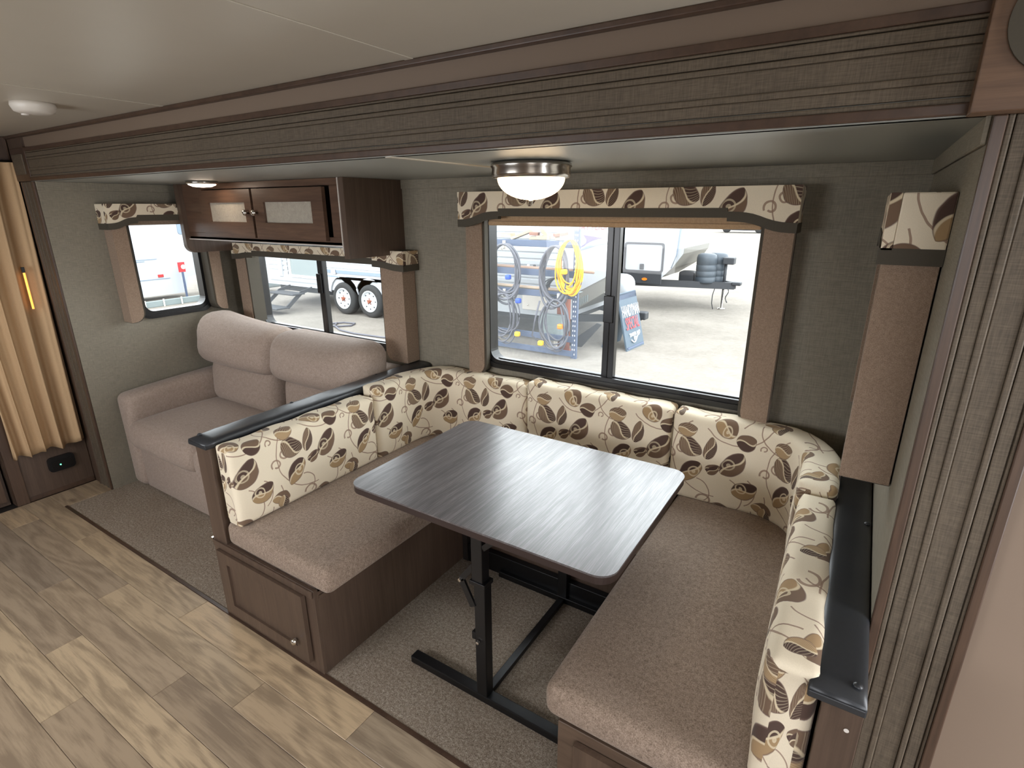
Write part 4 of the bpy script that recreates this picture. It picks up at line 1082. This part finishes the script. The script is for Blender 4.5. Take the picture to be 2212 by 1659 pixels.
cushion('cab', (-11.8, -11.1, 7.65, 9.2, -.30, .0), .08, m_blue, cr_, (0, 0, .02), (4, 6, 3))
lathe_obj('wheel', [(.10, -10.98), (.24, -10.98), (.26, -10.90), (.10, -10.86)], (0, 7.75, -.49), m_rub, cr_, 24, 'x')
cb_ = empty('curb_fence', 'low grey kerb rail outside the end wall window', 'kerb')
box('rail', (-11.6, -11.5, 5.2, 7.1, G, -.60), m_ubox, cb_, .01)
for y in (5.6, 6.05, 6.5): box('post', (-11.48, -11.46, y, y + .03, G, -.56), m_white, cb_)

# steel rack with cords
rk = empty('storage_rack', 'slate blue slotted steel rack hung with cords outside the big window', 'rack')
RY_, RX_0, RX_1 = 7.0, -2.75, -.16
for x in (RX_0, RX_1):
    for y in ((RY_, RY_ + .28) if x < -1 else (RY_,)): boxes('post', [(x - .045, x + .045, y - .003, y + .003, G, 1.335), (x + .042, x + .048, y - .003, y + .05, G, 1.335)], m_blue, rk)
bm = bmesh.new()
for k in range(26):
    z = G + .06 + k * .08
    for dx in (-.018, .018): bbox(bm, RX_1 + dx - .006, RX_1 + dx + .006, RY_ - .006, RY_ - .003, z, z + .028)
finish(bm, 'post_slots', m_signw, rk)
for z in (1.045, .58, .24, -.80 + .32):
    boxes('shelf_beam', [(RX_0, RX_1, RY_ - .02, RY_ + .0, z, z + .105)], m_blue, rk, .006, 2)
    if z > .2: boxes('shelf_deck', [(RX_0, RX_1, RY_, RY_ + .28, z + .085, z + .095)], m_ubox, rk)
boxes('shelf_beam', [(RX_0, RX_1, RY_ - .02, RY_, G + .03, G + .13)], m_blue, rk, .006, 2)
for x, z in ((-1.50, 1.08), (-.42, 1.08), (-1.50, .27), (-.44, .27)):
    bm = bmesh.new(); bbox(bm, x - .022, x + .022, RY_ - .05, RY_ - .02, z - .09, z + .05); tube(bm, [(x, RY_ - .04, z - .05), (x, RY_ - .10, z - .10), (x, RY_ - .13, z - .07)], .012, 6); finish(bm, 'cord_hook', m_white, rk)
def coil(name, label, cx, cz, rx, rz, n, r, mat, spread, group='cord coils on the rack', y=6.85, plug=None, seed=1, tail=None):
    rnd = random.Random(seed); o = empty(name, label, 'cord', group)
    paths = []
    bm = bmesh.new()
    for k in range(n):
        a, b = rx * (1 + rnd.uniform(-spread, spread)), rz * (1 + rnd.uniform(-spread, spread) * .6); sk = rnd.uniform(-.25, .25) * rx
        yo = rnd.uniform(-.05, .05); top = cz + rz
        pts = []
        for i in range(28):
            t = 2 * math.pi * i / 28
            zz = top - b + b * math.cos(t); pts.append((cx + a * math.sin(t) * (1 + .12 * math.cos(t + 2)) + sk * (top - zz) / (2 * b), y + yo + .02 * math.sin(3 * t + k), zz))
        tube(bm, pts, r, 6, True)
    finish(bm, 'cord_loops', mat, o, True)
    if tail: tube_obj('cord_tail', [tail], r, mat, o, 6)
    for (px, pz, pm) in (plug or []): cushion('plug', (px - .045, px + .045, y - .11, y - .03, pz - .04, pz + .04), .02, pm, o, (0, 0, 0), (2, 2, 2))
    return o
coil('grey_cord', 'thick grey cord coil, upper left on the rack', -1.42, .62, .30, .46, 7, .019, m_cord, .22, plug=[(-1.10, .17, m_bl2), (-1.30, .55, m_bl2)], seed=3)
coil('grey_cord', 'tall grey oval cord coil, upper right on the rack beside the yellow cord', -.45, .62, .22, .46, 6, .019, m_cord, .16, seed=5)
coil('grey_cord', 'thin grey cord coil hanging low at the left of the rack', -1.42, -.12, .26, .38, 8, .014, m_cord, .28, plug=[(-1.12, -.40, m_yel)], seed=7)
coil('grey_cord', 'grey cord coil hanging low in front of the utility box', -.42, -.16, .24, .40, 6, .015, m_cord, .30, plug=[(-.66, -.50, m_yel), (-.30, -.18, m_or)], seed=9, tail=[(-.70, 6.8, .2), (-.78, 6.8, -.1), (-.84, 6.8, -.4), (-.7, 6.8, -.5)])
coil('yellow_cord', 'bright yellow cord coil over the rack post', -.17, .80, .17, .38, 14, .012, m_yel, .22, y=6.82, plug=[(-.24, .70, m_yel)], seed=11)
coil('black_cord', 'dark sagging cords under the middle shelf of the rack', -.52, .40, .17, .16, 5, .012, m_tdark, .3, y=7.02, seed=13)
for i, (x, z, sx, sz, rot, mt, lab) in enumerate(((-1.56, 1.19, .20, .07, 0, m_lumber, 'pale lumber block at the left end of the rack top'), (-1.28, 1.20, .36, .045, -.35, m_lumber, 'leaning pale plank among the blocks on the rack top'),
        (-1.02, 1.155, .16, .05, 0, m_lumber, 'pale block under the red one on the rack top'), (-1.03, 1.22, .15, .05, .06, m_rlum, 'red-brown block stacked on the rack top'),
        (-.86, 1.165, .22, .06, 0, m_lumber, 'pale block at the middle of the rack top'), (-.86, 1.25, .16, .06, .9, m_lumber, 'pale block tilted up at the middle of the rack top'),
        (-.55, 1.155, .16, .05, 0, m_lumber, 'pale block beneath the right red block on the rack top'), (-.54, 1.22, .22, .05, -.12, m_rlum, 'long red-brown block at the right of the rack top'))):
    o = tag(box('lumber_block', (-sx / 2, sx / 2, -.08, .08, -sz / 2, sz / 2), mt, None, .004), lab, 'block', 'lumber blocks on the rack'); o.location = (x, RY_ + .18, z + .02); o.rotation_euler = (0, rot, .1 * i)
for (x0, x1, z, lab) in ((-2.0, .14, .70, 'long brown pipe lying along the middle shelf of the rack'), (-2.0, -.22, .375, 'pale pipe lying along the lower shelf of the rack')):
    tag(tube_obj('pipe', [[(x0, RY_ + .05, z), (x1, RY_ + .03, z - .01)]], .028, m_pipe if z > .5 else m_lumber), lab, 'pipe', 'pipes on the rack')
for i, (x, z) in enumerate(((-1.10, .69), (-.98, .69), (-.86, .70))):
    bm = bmesh.new(); lathe(bm, [(.01, 0), (.03, .0), (.035, .02), (.022, .04), (.022, .07), (.01, .075)], (x, RY_ + .1, z - .02), 12)
    tag(finish(bm, 'pipe_fitting', (m_signw, m_tdark, m_nickel)[i], None, True), ('white', 'dark', 'metal')[i] + ' fitting on the middle shelf of the rack', 'fitting', 'fittings on the rack')
up = empty('utility_pedestal', 'grey utility box on a rusty post behind the rack cords', 'utility box')
lathe_obj('post', [(.02, G), (.115, G), (.115, .22), (.10, .30), (.05, .34), (.01, .35)], (-.50, 7.28, 0), m_rust, up, 24)
lathe_obj('base_ring', [(.03, G), (.20, G), (.19, G + .03), (.03, G + .03)], (-.50, 7.28, 0), m_rust, up, 24)
lathe_obj('conduit', [(.01, G), (.035, G), (.035, -.40), (.01, -.40)], (-.56, 7.12, 0), m_white, up, 14)
box('utility_box', (-.84, -.40, 7.02, 7.16, -.50, -.06), m_ubox, up, .015)

# A-frame sign
sg = empty('sidewalk_sign', 'slate A-frame board advertising a special, beyond the window mullion', 'sign')
p0 = Vector((.44, 7.91, G)); p1 = Vector((.50, 8.60, G)); hgt = 1.0
u = (p1 - p0).normalized(); nrm = Vector((u.y, -u.x, 0)); lean = .24
upv = (Vector((0, 0, 1)) * .965 - nrm * lean + u * -.0).normalized()
def slab(name, base, du, dv, wdt, hh, th, mat):
    bm = bmesh.new(); A = []
    dn = du.cross(dv).normalized()
    for k in (0, th):
        A.append([bm.verts.new(base + du * a + dv * b - dn * k) for a, b in ((0, 0), (wdt, 0), (wdt, hh), (0, hh))])
    bm.faces.new(A[0]); bm.faces.new(A[1][::-1])
    for k in range(4): bm.faces.new((A[0][k], A[1][k], A[1][(k + 1) % 4], A[0][(k + 1) % 4]))
    return finish(bm, name, mat, sg, False, .006, 1)
wd = (p1 - p0).length
slab('front_board', p0 + Vector((0, 0, .0)), u, upv, wd, hgt, .03, m_signb)
slab('frame_lip', p0 + upv * .03 + u * .03 + nrm * .012, u, upv, wd - .06, .03, .02, m_blue)
slab('top_handle', p0 + upv * (hgt - .10), u, upv, wd, .10, .06, m_blue)
bk2 = (Vector((0, 0, 1)) * .97 + nrm * lean).normalized()
slab('rear_board', p0 - nrm * .48, u, bk2, wd, hgt, .03, m_signb)
cen = p0 + u * wd / 2 + nrm * .01
text_obj('lettering', 'HANDYMAN', .29, m_signw, sg, cen + upv * .68, u, upv, .008, .40, .0)
text_obj('lettering', 'SPECIAL', .31, m_signr, sg, cen + upv * .455, u, upv, .008, .47, .0)
text_obj('lettering', 'TIMBERLAND', .09, m_signw, sg, cen + upv * .26 + u * .02, (u + upv * .03), upv, .008, .8, .006)
text_obj('lettering', 'RV', .09, m_signw, sg, cen + upv * .185, u, upv, .008, .9, .02)
pts = []
for k in range(13):
    t = k / 12; pts.append(cen + u * (-.15 + .32 * t) + upv * (.175 - .055 * math.sin(math.pi * 1.6 * t)) + nrm * .010)
tube_obj('logo_swash', [pts], .011, m_signw, sg, 5)
tube_obj('hose', [[(-5.9, 6.75, G + .02), (-5.75, 7.0, G + .02), (-5.45, 7.05, G + .02), (-5.35, 6.85, G + .02), (-5.55, 6.62, G + .02), (-5.72, 6.60, G + .03)], [(-5.85, 6.9, G + .02), (-5.6, 6.62, G + .03), (-5.2, 6.42, G + .02), (-4.7, 6.35, G + .02), (-4.0, 6.4, G + .02), (-3.0, 6.6, G + .02)]], .018, m_cord)
tag(bpy.data.objects['hose'], 'grey hose looped on the gravel beyond the sofa window', 'hose')
fc = empty('parked_car', 'distant blue car at the top right of the big window', 'car')
cushion('body', (-9.0, -4.5, 56, 58, G + .3, G + 1.1), .3, m_blue, fc, (0, 0, .1), (4, 4, 3))
cushion('cabin', (-8.2, -5.4, 56.2, 57.8, G + 1.0, G + 1.7), .3, m_tgrey, fc, (0, 0, .1), (4, 4, 3))
for x in (-8.2, -5.3): lathe_obj('wheel', [(.05, 55.95), (.36, 55.95), (.36, 56.2), (.05, 56.2)], (x, 0, G + .36), m_rub, fc, 20, 'y')
